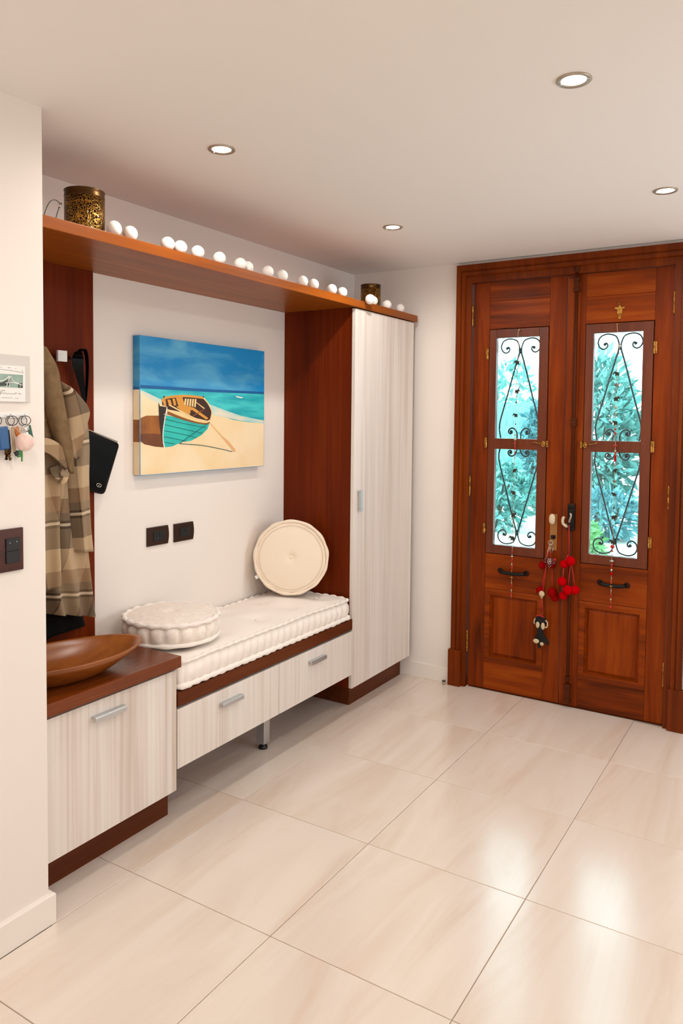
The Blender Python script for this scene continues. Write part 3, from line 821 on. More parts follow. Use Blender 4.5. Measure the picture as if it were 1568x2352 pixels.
ys = [0.62, 0.706, 0.889, 0.955, 1.051, 1.179, 1.311, 1.378, 1.50, 1.607, 1.769, 1.861, 2.024, 2.123, 2.344, 2.443, 2.602, 2.761]
lab = ['white cotton string ball beside the large gold lantern', 'second white cotton ball from the large gold lantern', 'third white cotton ball from the large gold lantern, nearer of a touching pair',
       'fourth white cotton ball from the large gold lantern, farther of a touching pair', 'fifth white cotton ball from the large gold lantern, above the painting', 'sixth white cotton ball from the large gold lantern, with a stub of cord',
       'seventh white cotton ball from the large gold lantern, overlapping the next', 'eighth white cotton ball from the large gold lantern, half hidden by its neighbour', 'ninth white cotton ball from the large gold lantern, on mid shelf',
       'tenth white cotton ball from the large gold lantern, on mid shelf', 'eleventh white cotton ball from the large gold lantern, left of a close pair', 'twelfth white cotton ball from the large gold lantern, right of a close pair',
       'second white cotton ball before the wardrobe, on the shelf edge', 'white cotton ball right before the wardrobe begins', 'white cotton ball hanging over the shelf edge at the wardrobe corner',
       'white cotton ball in front of the small gold lantern', 'white cotton ball just right of the small gold lantern', 'last white cotton ball at the far end of the shelf']
proto = None
for i, y in enumerate(ys):
    r = 0.0262
    x, z = -0.116 - (0.018 if i == 7 else 0), 2.2015 + r
    if i == 14: x, z, y = -0.0525, 2.212, 2.30
    if i == 7: y += 0.003
    if i == 0: y, x = 0.628, -0.110
    if proto is None:
        b = B(); ball(b, (x, y, z), r, 20, 14, wob=0.03); proto = thing('cotton_ball', '', 'ball', (x, y, z)); obj('thread_ball', b, M['cotton'], proto); o = proto
    else: o = copy_tree(proto, None, (x, y, z))
    if i == 5:
        b = B(); tube(b, spline([(x - .024, y, z - .004), (x - .034, y - .008, z - .018), (x - .05, y - .01, z - .0245), (x - .07, y - .004, z - .0245)], 4), 0.0012, 5); obj('cord_stub', b, M['thread'], o)
    tag(o, lab[i], 'ball', 'white cotton balls along the high shelf')

# ------------------------------------------------------------------ painting
PZ0, PZ1, PY0, PY1, PXF = 1.326, 1.931, 1.114, 1.982, -0.506
pt = thing('canvas_painting', 'canvas painting of a turquoise rowing boat on a beach', 'painting', (WX + 0.02, 1.548, PZ0))
def flat(name, h_, rough=0.6): return plain(name, srgb(h_), rough)
sky_m = blotch('paint_sky', srgb('008ace'), srgb('6cc0e4'), 2.6, 0.55, (1, 1.0, 3.2), 0, (0.45, 0.75), 6, 0.6)
b = B(); box(b, WX + 0.002, PXF, PY0, PY1, PZ0, PZ1, 0.002)
cv = obj('canvas', b, sky_m, pt)
LAY = [0]
def pc(s, t_, dx): return (PXF + 0.0004 + dx, PY0 + s * (PY1 - PY0), PZ1 - t_ * (PZ1 - PZ0))
def clampq(q): return (min(max(q[0], 0.003), 0.997), q[1])
def paint(bm, pts, mi):
    LAY[0] += 1; d = LAY[0] * 0.00006
    f = bm.faces.new([bm.verts.new(pc(*clampq(q), d)) for q in pts]); f.material_index = mi
def stroke(bm, pts, w, mi):
    LAY[0] += 1; d = LAY[0] * 0.00006
    P_ = [Vector((p_[0] * (PY1 - PY0), p_[1] * (PZ1 - PZ0))) for p_ in pts]
    P3 = spline([(p_.x, p_.y, 0) for p_ in P_], 5) if len(P_) > 2 else [Vector((p_.x, p_.y, 0)) for p_ in P_]
    L_, R__ = [], []
    for i, p_ in enumerate(P3):
        tg = (P3[min(i + 1, len(P3) - 1)] - P3[max(i - 1, 0)]).normalized()
        nn = Vector((-tg.y, tg.x, 0)) * w / 2
        for lst, q in ((L_, p_ + nn), (R__, p_ - nn)):
            lst.append(bm.verts.new(pc(*clampq((q.x / (PY1 - PY0), q.y / (PZ1 - PZ0))), d)))
    for i in range(len(P3) - 1):
        f = bm.faces.new((L_[i], L_[i + 1], R__[i + 1], R__[i])); f.material_index = mi
pm = [blotch('paint_sand', srgb('efcf98'), srgb('f6e0ba'), 4, 0.6), blotch('paint_sea', srgb('18a5b4'), srgb('46cfd0'), 5, 0.5, (1, 1, 6)), flat('paint_deep', '0a5e9c'), blotch('paint_foam', srgb('a8d8d2'), srgb('eadfc8'), 7, 0.6, (1, 1, 3)),
      blotch('paint_shadow', srgb('7a3f10'), srgb('a8661f'), 9, 0.6), blotch('paint_shadow_deep', srgb('54260c'), srgb('7a4215'), 9, 0.6), blotch('paint_hull', srgb('14a9a5'), srgb('2cc4b8'), 8, 0.5), flat('paint_bow', '2c1c14'),
      flat('paint_inside', '3a1c0c'), flat('paint_gold', 'd9963a'), flat('paint_pale', 'f2cf8e'), flat('paint_line', '0b5a5c'), flat('paint_oar', 'e6b27c'), flat('paint_white', 'f4f2ea'), flat('paint_brown', '8a5420')]
b = B()
paint(b, [(0, .39), (1, .39), (1, 1 - .004), (0, 1 - .004)], 0)
paint(b, [(0, .378), (0, .398), (.043, .426), (.11, .464), (.297, .52), (.531, .537), (.701, .595), (.837, .615), (1, .624), (1, .367), (.451, .373)], 1)
paint(b, [(0, .352), (.5, .356), (1, .352), (1, .372), (.5, .378), (0, .376)], 2)
paint(b, [(0, .385), (.037, .401), (.138, .448), (.297, .488), (.507, .473), (.614, .511), (.79, .566), (1, .602), (1, .629), (.791, .604), (.657, .579), (.531, .557), (.297, .541), (.11, .471), (.043, .434), (0, .398)], 3)
paint(b, [(.0, .588), (.043, .57), (.128, .569), (.138, .653), (.16, .803), (.103, .796), (.029, .776), (.0, .755)], 4)
paint(b, [(.0, .703), (.049, .697), (.141, .705), (.16, .803), (.103, .796), (.029, .776), (.0, .755)], 5)
bg_o = obj('painted_beach', b, pm, pt)
b = B(); paint(b, [(.507, .624), (.518, .624), (.617, .728), (.667, .768), (.729, .841), (.733, .864), (.706, .856), (.657, .796), (.607, .736)], 12); obj('painted_oar', b, pm, pt)
b = B()
paint(b, [(.18, .566), (.297, .59), (.403, .617), (.475, .629), (.507, .632), (.491, .672), (.443, .718), (.364, .76), (.289, .769), (.223, .798), (.169, .803), (.155, .728), (.166, .632)], 6)
paint(b, [(.148, .463), (.167, .439), (.267, .421), (.451, .42), (.49, .458), (.526, .529), (.518, .592), (.491, .605), (.403, .585), (.297, .541), (.187, .521), (.184, .502), (.152, .493)], 8)
for q in ([(.155, .463), (.174, .448), (.18, .499), (.162, .496)], [(.187, .449), (.209, .449), (.22, .486), (.198, .494)], [(.223, .441), (.241, .439), (.252, .489), (.234, .493)],
          [(.248, .433), (.297, .428), (.315, .488), (.372, .524), (.326, .526), (.27, .507)]): paint(b, q, 9)
for k in range(5):
    s0 = .315 + k * .019
    paint(b, [(s0, .438), (s0 + .013, .437), (s0 + .006, .495 + k * .002), (s0 - .006, .480 + k * .004)], 10)
paint(b, [(.25, .5), (.29, .49), (.36, .53), (.35, .56), (.29, .53)], 9)
paint(b, [(.194, .491), (.205, .486), (.434, .605), (.41, .605)], 10)
paint(b, [(.297, .479), (.387, .507), (.499, .585), (.483, .597), (.372, .524)], 9)
paint(b, [(.391, .458), (.403, .461), (.47, .507), (.462, .512)], 10)
paint(b, [(.372, .567), (.462, .512), (.467, .516), (.382, .57)], 14)
stroke(b, [(.187, .545), (.297, .585), (.403, .612), (.475, .622), (.508, .612)], .016, 14)
stroke(b, [(.187, .527), (.297, .572), (.403, .605), (.475, .615), (.508, .605)], .009, 10)
stroke(b, [(.147, .463), (.174, .438), (.267, .421), (.356, .418), (.457, .425)], .011, 9)
stroke(b, [(.457, .425), (.494, .466), (.525, .529), (.518, .584), (.507, .612)], .007, 10)
paint(b, [(.124, .474), (.134, .499), (.184, .506), (.178, .566), (.162, .638), (.153, .728), (.161, .803), (.141, .705), (.128, .58)], 7)
stroke(b, [(.184, .506), (.169, .587), (.155, .692), (.157, .765), (.166, .804)], .005, 13)
for q in ([(.172, .595), (.297, .625), (.483, .66)], [(.169, .635), (.297, .667), (.451, .703)], [(.164, .68), (.297, .708), (.403, .738)], [(.162, .725), (.238, .741), (.326, .763)], [(.166, .765), (.237, .779)]): stroke(b, q, .0022, 11)
stroke(b, [(.274, .779), (.372, .71), (.499, .624)], .003, 11)
stroke(b, [(.274, .779), (.451, .799), (.615, .836), (.701, .859)], .003, 11)
for q in ((.163, .558), (.165, .583), (.167, .597)): paint(b, [(q[0] - .003, q[1]), (q[0], q[1] - .005), (q[0] + .003, q[1]), (q[0], q[1] + .005)], 13)
for q in ((.162, .43), (.457, .418)): paint(b, [(q[0] - .004, q[1] + .006), (q[0] - .003, q[1] - .008), (q[0] + .004, q[1] - .006), (q[0] + .004, q[1] + .006)], 7)
obj('painted_boat', b, pm, pt)
b = B(); paint(b, [(.726, .398), (.794, .408), (.785, .416), (.74, .411)], 13); obj('painted_gull', b, pm, pt)
b = B()                                        # picture continued round the left edge
def side(z0_, z1_, mi, k):
    y = PY0 - 0.0003 - k * 0.0001
    f = b.faces.new([b.verts.new(c) for c in ((WX + 0.003, y, z0_), (PXF - .002, y, z0_), (PXF - .002, y, z1_), (WX + .003, y, z1_))]); f.material_index = mi
zt = lambda t_: PZ1 - t_ * (PZ1 - PZ0)
side(zt(.997), zt(.385), 0, 0); side(zt(.385), zt(.365), 2, 0); side(zt(.76), zt(.60), 4, 1)
obj('painted_edge', b, pm, pt)

# ------------------------------------------------------------------ sockets on the bench wall
def socket(label, y0, y1, z0, z1, dot):
    t_ = thing('wall_socket', label, 'socket', (WX, (y0 + y1) / 2, (z0 + z1) / 2), 'bronze sockets above the bench')
    b = B(); n_ = 14; fr, bk = [], []
    def lp_(ins, x):
        q = []
        for k in range(n_ + 1): q.append((x, y1 - ins + 0.006 * math.sin(PI * k / n_), z0 + ins + (z1 - z0 - 2 * ins) * k / n_))
        for k in range(n_ + 1): q.append((x, y0 + ins - 0.0 * math.sin(PI * k / n_), z1 - ins - (z1 - z0 - 2 * ins) * k / n_))
        return q
    rings(b, [lp_(0, WX + 0.0002), lp_(0, WX + 0.008), lp_(.0015, WX + 0.010)], True, True, True, False)
    pl = obj('cover_plate', b, M['plate'], t_)
    ym, zm = (y0 + y1) / 2 + .004, (z0 + z1) / 2
    for k, (a, c) in enumerate(((ym - .033, ym - .001), (ym + .001, ym + .033))):
        b = B(); box(b, WX + .0098, WX + 0.0125, a, c, zm - .022, zm + .022, 0.001); obj('module', b, M['black'], t_)
    b = B(); ball(b, (WX + .0128, ym - .006, zm - .008), .0022 if dot else .0014, 8, 6); obj('indicator', b, M['steel'], t_)
socket('bronze wall socket with bright indicator dot, nearer to the coat', 1.190, 1.316, 1.002, 1.086, True)
socket('bronze wall socket without bright dot, nearer to the round cushion', 1.357, 1.481, 1.000, 1.085, False)

# ------------------------------------------------------------------ near wall: switch, card, keys
sw = thing('light_switch', 'dark brown switch plate with black rockers on the near wall', 'switch', (NX, 0.13, 1.19))
b = B(); box(b, NX, NX + 0.009, 0.02, 0.1925, 1.1275, 1.2525, 0.002); obj('cover_plate', b, M['switchwood'], sw)
for za, zb in ((1.152, 1.1865), (1.1885, 1.225)):
    b = B(); box(b, NX + 0.0088, NX + 0.013, 0.134, 0.1775, za, zb, 0.0015); obj('rocker', b, M['black'], sw)
    b = B(); box(b, NX + 0.0088, NX + 0.013, 0.035, 0.0785, za, zb, 0.0015); obj('rocker', b, M['black'], sw)
b = B(); ball(b, (NX + .0131, .146, 1.212), .0017, 8, 6); ball(b, (NX + .0131, .168, 1.213), .0017, 8, 6); obj('indicator', b, M['alu'], sw)

pq = thing('wall_plaque', 'pale grey plaque on the near wall behind the bridge card', 'plaque', (NX, 0.16, 1.69))
b = B(); box(b, NX, NX + 0.0035, 0.03, 0.224, 1.62, 1.756, 0.001); obj('plaque_plate', b, M['plaque'], pq)
cdx = NX + 0.0035
pcard = thing('picture_card', 'white card with a bridge picture leaning on the grey plaque', 'card', (cdx, 0.13, 1.62))
b = B(); box(b, cdx + 0.0005, cdx + 0.0045, 0.06, 0.2045, 1.6205, 1.7245, 0.0005); obj('card_sheet', b, M['card'], pcard)
fx = cdx + 0.0049
def quad(bm, pts, dx=0.0, mi=0):
    f = bm.faces.new([bm.verts.new((fx + dx, y, z)) for y, z in pts]); f.material_index = mi
b = B(); quad(b, [(.075, 1.6615), (.196, 1.6615), (.1975, 1.6995), (.075, 1.6995)])
quad(b, [(.11, 1.663), (.155, 1.667), (.158, 1.69), (.13, 1.675), (.11, 1.672)], .0001, 1)
quad(b, [(.18, 1.6615), (.196, 1.6615), (.196, 1.674), (.188, 1.677), (.18, 1.672)], .0001, 1)
for pts, w in (([(.085, 1.676), (.12, 1.678), (.14, 1.684), (.155, 1.697)], .0022), ([(.155, 1.697), (.163, 1.684), (.172, 1.677), (.182, 1.675)], .0014), ([(.143, 1.6625), (.155, 1.697)], .0018), ([(.155, 1.697), (.153, 1.6625)], .0018), ([(.14, 1.674), (.165, 1.676), (.195, 1.670)], .0018), ([(.188, 1.663), (.188, 1.677)], .0012)):
    P_ = [Vector((fx, y, z)) for y, z in pts]
    P_ = spline(P_, 6) if len(P_) > 2 else P_
    for a, c in zip(P_[:-1], P_[1:]):
        tg = (c - a).normalized(); nn = Vector((0, -tg.z, tg.y)) * w / 2
        f = b.faces.new([b.verts.new(q + Vector((.0002, 0, 0))) for q in (a + nn, c + nn, c - nn, a - nn)]); f.material_index = 2
obj('bridge_picture', b, [M['cardblue'], M['carddark'], M['cardwhite']], pcard)
def scribble(pts, w=0.0009):
    bm = B(); P_ = spline([Vector((fx, y, z)) for y, z in pts], 5)
    for a, c in zip(P_[:-1], P_[1:]):
        if (c - a).length < 1e-6: continue
        tg = (c - a).normalized(); nn = Vector((0, -tg.z, tg.y)) * w / 2
        bm.faces.new([bm.verts.new(q) for q in (a + nn, c + nn, c - nn, a - nn)])
    obj('handwriting', bm, M['ink'], pcard)
scribble([(.118, 1.713), (.123, 1.712), (.150, 1.7105), (.178, 1.7085), (.193, 1.7065), (.196, 1.704), (.197, 1.7085), (.193, 1.7145)])
scribble([(.125, 1.7175), (.129, 1.719)]); scribble([(.148, 1.7185), (.152, 1.7175), (.157, 1.719)]); scribble([(.172, 1.716), (.176, 1.7165)])
scribble([(.121, 1.642), (.128, 1.651), (.139, 1.652), (.127, 1.6505), (.123, 1.641), (.131, 1.6465), (.134, 1.643), (.140, 1.6455), (.144, 1.6425), (.152, 1.6445), (.157, 1.6425), (.164, 1.6445), (.168, 1.642), (.174, 1.648), (.174, 1.643)])
scribble([(.181, 1.644), (.184, 1.646), (.186, 1.643), (.190, 1.645)])
scribble([(.127, 1.632), (.132, 1.631), (.137, 1.6325), (.144, 1.631), (.151, 1.632), (.158, 1.631), (.162, 1.632)], .0007); scribble([(.170, 1.6315), (.176, 1.6305), (.182, 1.632)], .0007)

# key hooks and key bunches
kr = thing('key_rack', 'slim white rail with small hooks holding the keys', 'rack', (NX, 0.15, 1.58))
b = B(); box(b, NX, NX + 0.006, 0.05, 0.216, 1.574, 1.586, 0.001); obj('rail', b, M['white'], kr)
KX = 0.002
for y in (0.103, 0.145, 0.190):
    b = B(); tube(b, spline([(NX + .005, y, 1.580), (NX + .014, y, 1.578), (NX + .022, y, 1.579), (NX + .024, y, 1.586)], 4), 0.0016, 6); obj('hook', b, M['steel'], kr)
def ringt(bm, c, r, tr=0.0011, tilt=0.0, axis='x'):
    P_ = []
    for k in range(20):
        a = 2 * PI * k / 20
        P_.append((c[0] + r * math.sin(a) * math.sin(tilt), c[1] + r * math.sin(a) * math.cos(tilt), c[2] + r * math.cos(a)))
    tube(bm, P_, tr, 6, True)
def key_bm(bm, x, y, z, L_, ang, mi=0):
    mt_ = Matrix.Translation((x, y, z)) @ Matrix.Rotation(ang, 4, 'X')
    k0 = B(); lathe(k0, [(0.003, 0.0), (0.0095, 0.0), (0.0095, 0.0018), (0.003, 0.0018)], (0, 0, -0.009), 14, 'x'); box(k0, 0, .0018, -.003, .003, -L_, -.016); box(k0, 0, .0018, .003, .006, -L_ + .002, -L_ + .007); box(k0, 0, .0018, .003, .005, -L_ + .011, -L_ + .015)
    xf(k0, mt_); me_ = bpy.data.meshes.new('k'); k0.to_mesh(me_); k0.free(); bm.from_mesh(me_); bpy.data.meshes.remove(me_)
# bunch with blue fob
t = thing('key_bunch', 'key bunch with a blue plastic fob and black keys at the wall edge', 'keys', (KX, 0.12, 1.57))
b = B(); ringt(b, (KX, .106, 1.566), .013); obj('key_ring', b, M['charm'], t)
b = B(); xf(box(b, -.006, .006, -.016, .016, -.066, 0.0, .004), Matrix.Translation((KX + .004, .117, 1.549)) @ Matrix.Rotation(.1, 4, 'X')); obj('blue_fob', b, M['blue'], t)
b = B(); xf(box(b, -.004, .004, -.010, .010, -.06, 0.0, .003), Matrix.Translation((KX - .004, .134, 1.54)) @ Matrix.Rotation(.1, 4, 'X')); obj('black_fob', b, M['black'], t)
b = B(); key_bm(b, KX + .006, .131, 1.487, .036, .25); key_bm(b, KX - .002, .140, 1.482, .03, -.3); obj('key', b, M['darkgold'], t)
# bunch with pink pompom
t = thing('key_bunch', 'key bunch with a fluffy pink pompom and orange tag', 'keys', (KX, 0.16, 1.57))
b = B(); ringt(b, (KX, .146, 1.566), .0135); ringt(b, (KX + .003, .152, 1.566), .0135, .0011, .5); obj('key_ring', b, M['charm'], t)
b = B(); ball(b, (KX + .022, .177, 1.504), .0262, 28, 20, wob=0.05); obj('pompom', b, M['pink'], t)
b = B(); tube(b, [(KX, .150, 1.553), (KX + .006, .158, 1.545), (KX + .014, .168, 1.530)], 0.001, 5); obj('cord', b, M['thread'], t)
b = B(); xf(box(b, -.002, .002, -.008, .008, -.028, 0, .002), Matrix.Translation((KX + .004, .160, 1.548)) @ Matrix.Rotation(.35, 4, 'X')); obj('orange_tag', b, M['orange'], t)
b = B(); strap(b, [(KX + .006, .150, 1.548), (KX + .008, .149, 1.525), (KX + .008, .151, 1.5), (KX + .007, .155, 1.476)], .009, .002, (0, 1, 0)); obj('tan_strap', b, M['tan'], t)
b = B(); xf(box(b, -.003, .003, -.006, .006, -.014, 0, .002), Matrix.Translation((KX + .007, .157, 1.478)) @ Matrix.Rotation(.5, 4, 'X')); obj('strap_end', b, M['black'], t)
# bunch with green tags
t = thing('key_bunch', 'key bunch with green tags nearest the wall corner', 'keys', (KX, 0.2, 1.57))
b = B(); ringt(b, (KX, .187, 1.566), .0135); ringt(b, (KX + .003, .195, 1.567), .013, .0011, .6); obj('key_ring', b, M['charm'], t)
b = B(); xf(box(b, -.002, .002, -.006, .006, -.046, 0, .003), Matrix.Translation((KX, .206, 1.553)) @ Matrix.Rotation(.24, 4, 'X')); obj('green_tag', b, M['green'], t)
b = B(); key_bm(b, KX + .003, .196, 1.551, .04, .1); obj('key', b, M['steel'], t)
b = B(); xf(box(b, -.002, .002, -.009, .009, -.020, 0, .001), Matrix.Translation((KX - .002, .176, 1.480)) @ Matrix.Rotation(.1, 4, 'X')); box(b, KX - .003, KX + .001, .182, .185, 1.447, 1.478); g2 = obj('light_green_tag', b, M['green2'], t)
b = B(); tube(b, [(KX - .003, .188, 1.553), (KX - .004, .180, 1.52), (KX - .004, .178, 1.479)], .0009, 5); obj('cord', b, M['thread'], t)

# ------------------------------------------------------------------ coat hooks, coat, pouch
def drape(name, rows, xb, parent, mat, n=34, nz=44, folds=(), p=2.0, uvo=(0, 0), shear=0.0, thin=0.012, hem=0.0):
    """closed cloth lump: rows (zL, zR, yL, yR, depth) from top to hem"""
    rows = [Vector(r[:3]).to_tuple() + Vector(r[3:] + (0,)).to_tuple() for r in rows]
    A = spline([r[:3] for r in rows], 8); C_ = spline([(r[3], r[4], 0) for r in rows], 8)
    bm = B(); uvl = bm.loops.layers.uv.new('UVMap')
    loops = []; uvs = []
    nr2 = len(A)
    for k in range(nr2):
        zl, zr, yl = A[k]; yr, dp, _ = C_[k]
        t_ = k / (nr2 - 1)
        fr, fu = [], []
        for i in range(n + 1):
            s_ = i / n
            y = yl + (yr - yl) * s_; z = zl + (zr - zl) * s_
            env = max(0.0, 1 - abs(2 * s_ - 1) ** p) ** 0.5
            x = xb + thin + dp * env
            for (fq, am, ph, dr) in folds:
                x += am * math.sin(fq * PI * s_ + ph + dr * t_) * min(1, env * 1.6) * (0.25 + 0.75 * t_)
            z += hem * math.sin(3 * PI * s_ + 1) * t_ ** 6
            fr.append((x, y, z)); fu.append((uvo[0] + y + shear * z, uvo[1] + z - 0.10 * s_ * shear))
        bk = [(xb, yl + (yr - yl) * i / 6, zl + (zr - zl) * i / 6) for i in range(6, -1, -1)]
        loops.append(fr + bk); uvs.append(fu + [(uvo[0] + q[1], uvo[1] + q[2]) for q in bk])
    L = rings(bm, loops, True, True, True, True)
    idx = {}
    for a, lp_ in enumerate(L):
        for c, v in enumerate(lp_): idx[v] = uvs[a][c]
    for f in bm.faces:
        for l in f.loops: l[uvl].uv = idx[l.vert]
    return obj(name, bm, mat, parent)

dk = thing('dark_jacket', 'black garment hanging behind the plaid coat', 'jacket', (-0.528, 0.6, 1.81))
drape('jacket_body', [(1.70, 1.70, .50, .64, .02), (1.5, 1.5, .44, .70, .025), (1.1, 1.1, .42, .745, .025), (.88, .84, .40, .80, .028), (.72, .745, .40, .828, .028)], -.5265, dk, M['darkcoat'], folds=[(6, .005, 0, 2)], hem=.012)
b = B(); tube(b, [(-.50, .600 + .018 * math.sin(k * PI / 6), 1.795 + .03 * math.cos(k * PI / 6) - .03) for k in range(12)], .0025, 6, True); obj('hanging_loop', b, M['darkcoat'], dk)

ct = thing('plaid_coat', 'beige and brown plaid wool coat hanging on the brown panel', 'coat', (-0.47, 0.6, 1.82))
drape('back_panel', [(1.70, 1.68, .44, .66, .05), (1.58, 1.55, .42, .745, .06), (1.38, 1.37, .42, .765, .065), (1.15, 1.15, .44, .785, .07), (1.0, .98, .50, .795, .075), (.87, .83, .55, .803, .08), (.855, .795, .56, .805, .08)], -.475, ct, M['plaid'], folds=[(7, .016, 1.0, 1.5), (3, .014, .4, 0)], shear=-.25, uvo=(.02, 0.02))
drape('front_panel', [(1.80, 1.79, .40, .52, .04), (1.70, 1.66, .37, .56, .06), (1.52, 1.50, .35, .60, .075), (1.36, 1.36, .35, .62, .07), (1.15, 1.15, .35, .612, .075), (1.0, 1.03, .36, .612, .08), (.895, .985, .37, .607, .08)], -.425, ct, M['plaid'], folds=[(5, .022, 0.4, 1.2), (9, .009, 1, 2.5)], shear=.22, uvo=(.1, .035))
drape('sleeve', [(1.70, 1.69, .60, .685, .03), (1.64, 1.60, .62, .742, .05), (1.50, 1.48, .645, .757, .055), (1.35, 1.34, .655, .755, .05), (1.18, 1.17, .665, .760, .05), (1.07, 1.06, .675, .772, .05)], -.432, ct, M['plaid'], n=22, folds=[(4, .006, .5, 3.5)], shear=.08, uvo=(.05, .0))
drape('collar', [(1.832, 1.822, .47, .545, .03), (1.76, 1.755, .45, .59, .04), (1.69, 1.68, .45, .605, .03), (1.64, 1.63, .50, .575, .012)], -.385, ct, M['collar'], n=22, folds=[(3, .004, 0, 1)], uvo=(.03, 0))
drape('lapel', [(1.76, 1.755, .49, .56, .02), (1.66, 1.655, .505, .585, .022), (1.56, 1.555, .53, .605, .022), (1.46, 1.45, .565, .625, .02), (1.375, 1.37, .61, .63, .008)], -.345, ct, M['collar'], n=16, folds=[(2, .003, 0, 1)])
drape('shoulder_fold', [(1.71, 1.67, .575, .66, .015), (1.66, 1.60, .60, .72, .02), (1.55, 1.53, .615, .70, .02), (1.43, 1.42, .63, .67, .012)], -.365, ct, M['plaid'], n=16, folds=[(2, .004, 0, 1)], shear=.3, uvo=(.07, .09))
b = B(); uvl = b.loops.layers.uv.new('UVMap')
strap(b, spline([(-.335, .40, 1.488), (-.322, .48, 1.482), (-.318, .53, 1.468), (-.325, .585, 1.425), (-.345, .622, 1.385)], 5), [.05] * 12 + [.048] * 4 + [.044] * 5, .009, (0, .25, 1))
for f in b.faces:
    for l in f.loops: l[uvl].uv = (l.vert.co.y + .16, l.vert.co.z + .1)
obj('belt', b, M['plaid'], ct)
b = B(); uvl = b.loops.layers.uv.new('UVMap')
strap(b, spline([(-.342, .607, 1.395), (-.330, .588, 1.37), (-.328, .575, 1.352), (-.337, .560, 1.372), (-.342, .552, 1.40)], 5), .034, .007, (0.2, .7, -.6))
for f in b.faces:
    for l in f.loops: l[uvl].uv = (l.vert.co.y + .05, l.vert.co.z + .03)
obj('belt_knot', b, M['plaid'], ct)
b = B(); tube(b, [(-.475, .600 + .02 * math.sin(k * PI / 6), 1.80 + .028 * math.cos(k * PI / 6)) for k in range(12)], .003, 6, True); obj('hanging_loop', b, M['collar'], ct)

pu = thing('leather_pouch', 'black leather wrist pouch hanging by its strap from a hook', 'pouch', (-0.47, 0.83, 1.4))
q4 = [(.772, 1.536), (.968, 1.468), (.886, 1.258), (.742, 1.300)]
def rq(ins, rad=0.018, k=5):
    c = Vector((sum(p_[0] for p_ in q4) / 4, sum(p_[1] for p_ in q4) / 4)); outp = []
    P_ = [Vector(p_) for p_ in q4]
    for i in range(4):
        a, p_, d = P_[i - 1], P_[i], P_[(i + 1) % 4]
        v0 = (a - p_).normalized() * rad; v1 = (d - p_).normalized() * rad
        for j in range(k + 1):
            t_ = j / k
            pt_ = (p_ + v0) * (1 - t_) ** 2 + p_ * 2 * t_ * (1 - t_) + (p_ + v1) * t_ ** 2
            outp.append(pt_ + (c - pt_).normalized() * ins)
    return outp
b = B()
rings(b, [[(x, y, z) for y, z in rq(ins)] for ins, x in ((.006, -.487), (.001, -.484), (0, -.474), (.001, -.464), (.005, -.459), (.02, -.454), (.05, -.450), (.09, -.449))], True, True, True, True)
obj('pouch_body', b, M['leather'], pu)
b = B(); e0, e1 = Vector((-.4655, .79, 1.527)), Vector((-.4655, .955, 1.471))
tube(b, [e0.lerp(e1, k / 10) + Vector((0, .003, .004)) for k in range(11)], .0025, 6); obj('zip', b, M['nickel'], pu)
b = B(); tube(b, [(-.4475, .845 + .012 * math.cos(t_), 1.302 + .007 * math.sin(t_) - .2 * .012 * math.cos(t_)) for t_ in [k * PI / 8 for k in range(16)]], .0013, 6, True); tube(b, [(-.448, .855, 1.305), (-.4478, .838, 1.299)], .001, 5)
obj('oval_emblem', b, M['steel'], pu)
sp_ = [(-.508, .826, 1.62), (-.497, .806, 1.69), (-.482, .780, 1.75), (-.476, .768, 1.79), (-.475, .770, 1.822), (-.478, .788, 1.842), (-.482, .808, 1.838), (-.486, .820, 1.80), (-.493, .826, 1.74), (-.502, .828, 1.67), (-.508, .826, 1.62)]
wd_ = [(.3, 1, 0)] * 18 + [(.8, .6, 0)] * 4 + [(1, .3, 0)] * 29
ww_ = [.009 + .035 * min(1, k / 14) for k in range(18)] + [.042, .038, .034, .030] + [.020 - .0004 * k for k in range(29)]
b = B(); strap(b, spline(sp_, 5), ww_, .003, wd_)
obj('wrist_strap', b, M['leather'], pu)
b = B(); strap(b, [(-.474, .799, 1.635), (-.474, .799, 1.60), (-.474, .798, 1.585)], .012, .006, (0, 1, 0)); obj('strap_keeper', b, M['leather'], pu)
b = B(); tube(b, spline([(-.474, .798, 1.592), (-.474, .802, 1.575), (-.474, .795, 1.562), (-.474, .792, 1.572)], 4), .0022, 6); ringt(b, (-.474, .797, 1.552), .010, .0018); obj('swivel_clip', b, M['steel'], pu)
b = B(); tube(b, [(-.474, .797, 1.545), (-.474, .795, 1.528)], .006, 8); obj('strap_tab', b, M['leather'], pu)

for ch in pu.children:
    if ch.name.split('.')[0] != 'wrist_strap': ch.location += Vector((-.036, .028, .001))

# ------------------------------------------------------------------ garlands on the door
def elephant(bm, c, s, flip=1):
    x, y, z = c
    ball(bm, (x, y, z), .5 * s, 12, 8, (1.0, .55, .75))
    ball(bm, (x - flip * .55 * s, y, z + .18 * s), .3 * s, 10, 8, (1, .7, 1))
    tube(bm, [(x - flip * .75 * s, y, z + .12 * s), (x - flip * .95 * s, y, z - .1 * s), (x - flip * .9 * s, y, z - .4 * s), (x - flip * 1.05 * s, y, z - .5 * s)], [.12 * s, .1 * s, .07 * s, .05 * s], 6)
    ball(bm, (x - flip * .4 * s, y - .15 * s, z + .2 * s), .26 * s, 8, 6, (.7, .3, 1))
    for u in (-.32, -.1, .15, .36): tube(bm, [(x + u * s, y, z - .2 * s), (x + u * s * 1.25, y, z - .68 * s)], [.13 * s, .11 * s], 6)
    tube(bm, [(x + flip * .48 * s, y, z + .1 * s), (x + flip * .68 * s, y, z - .05 * s), (x + flip * .72 * s, y, z - .3 * s)], .045 * s, 5)

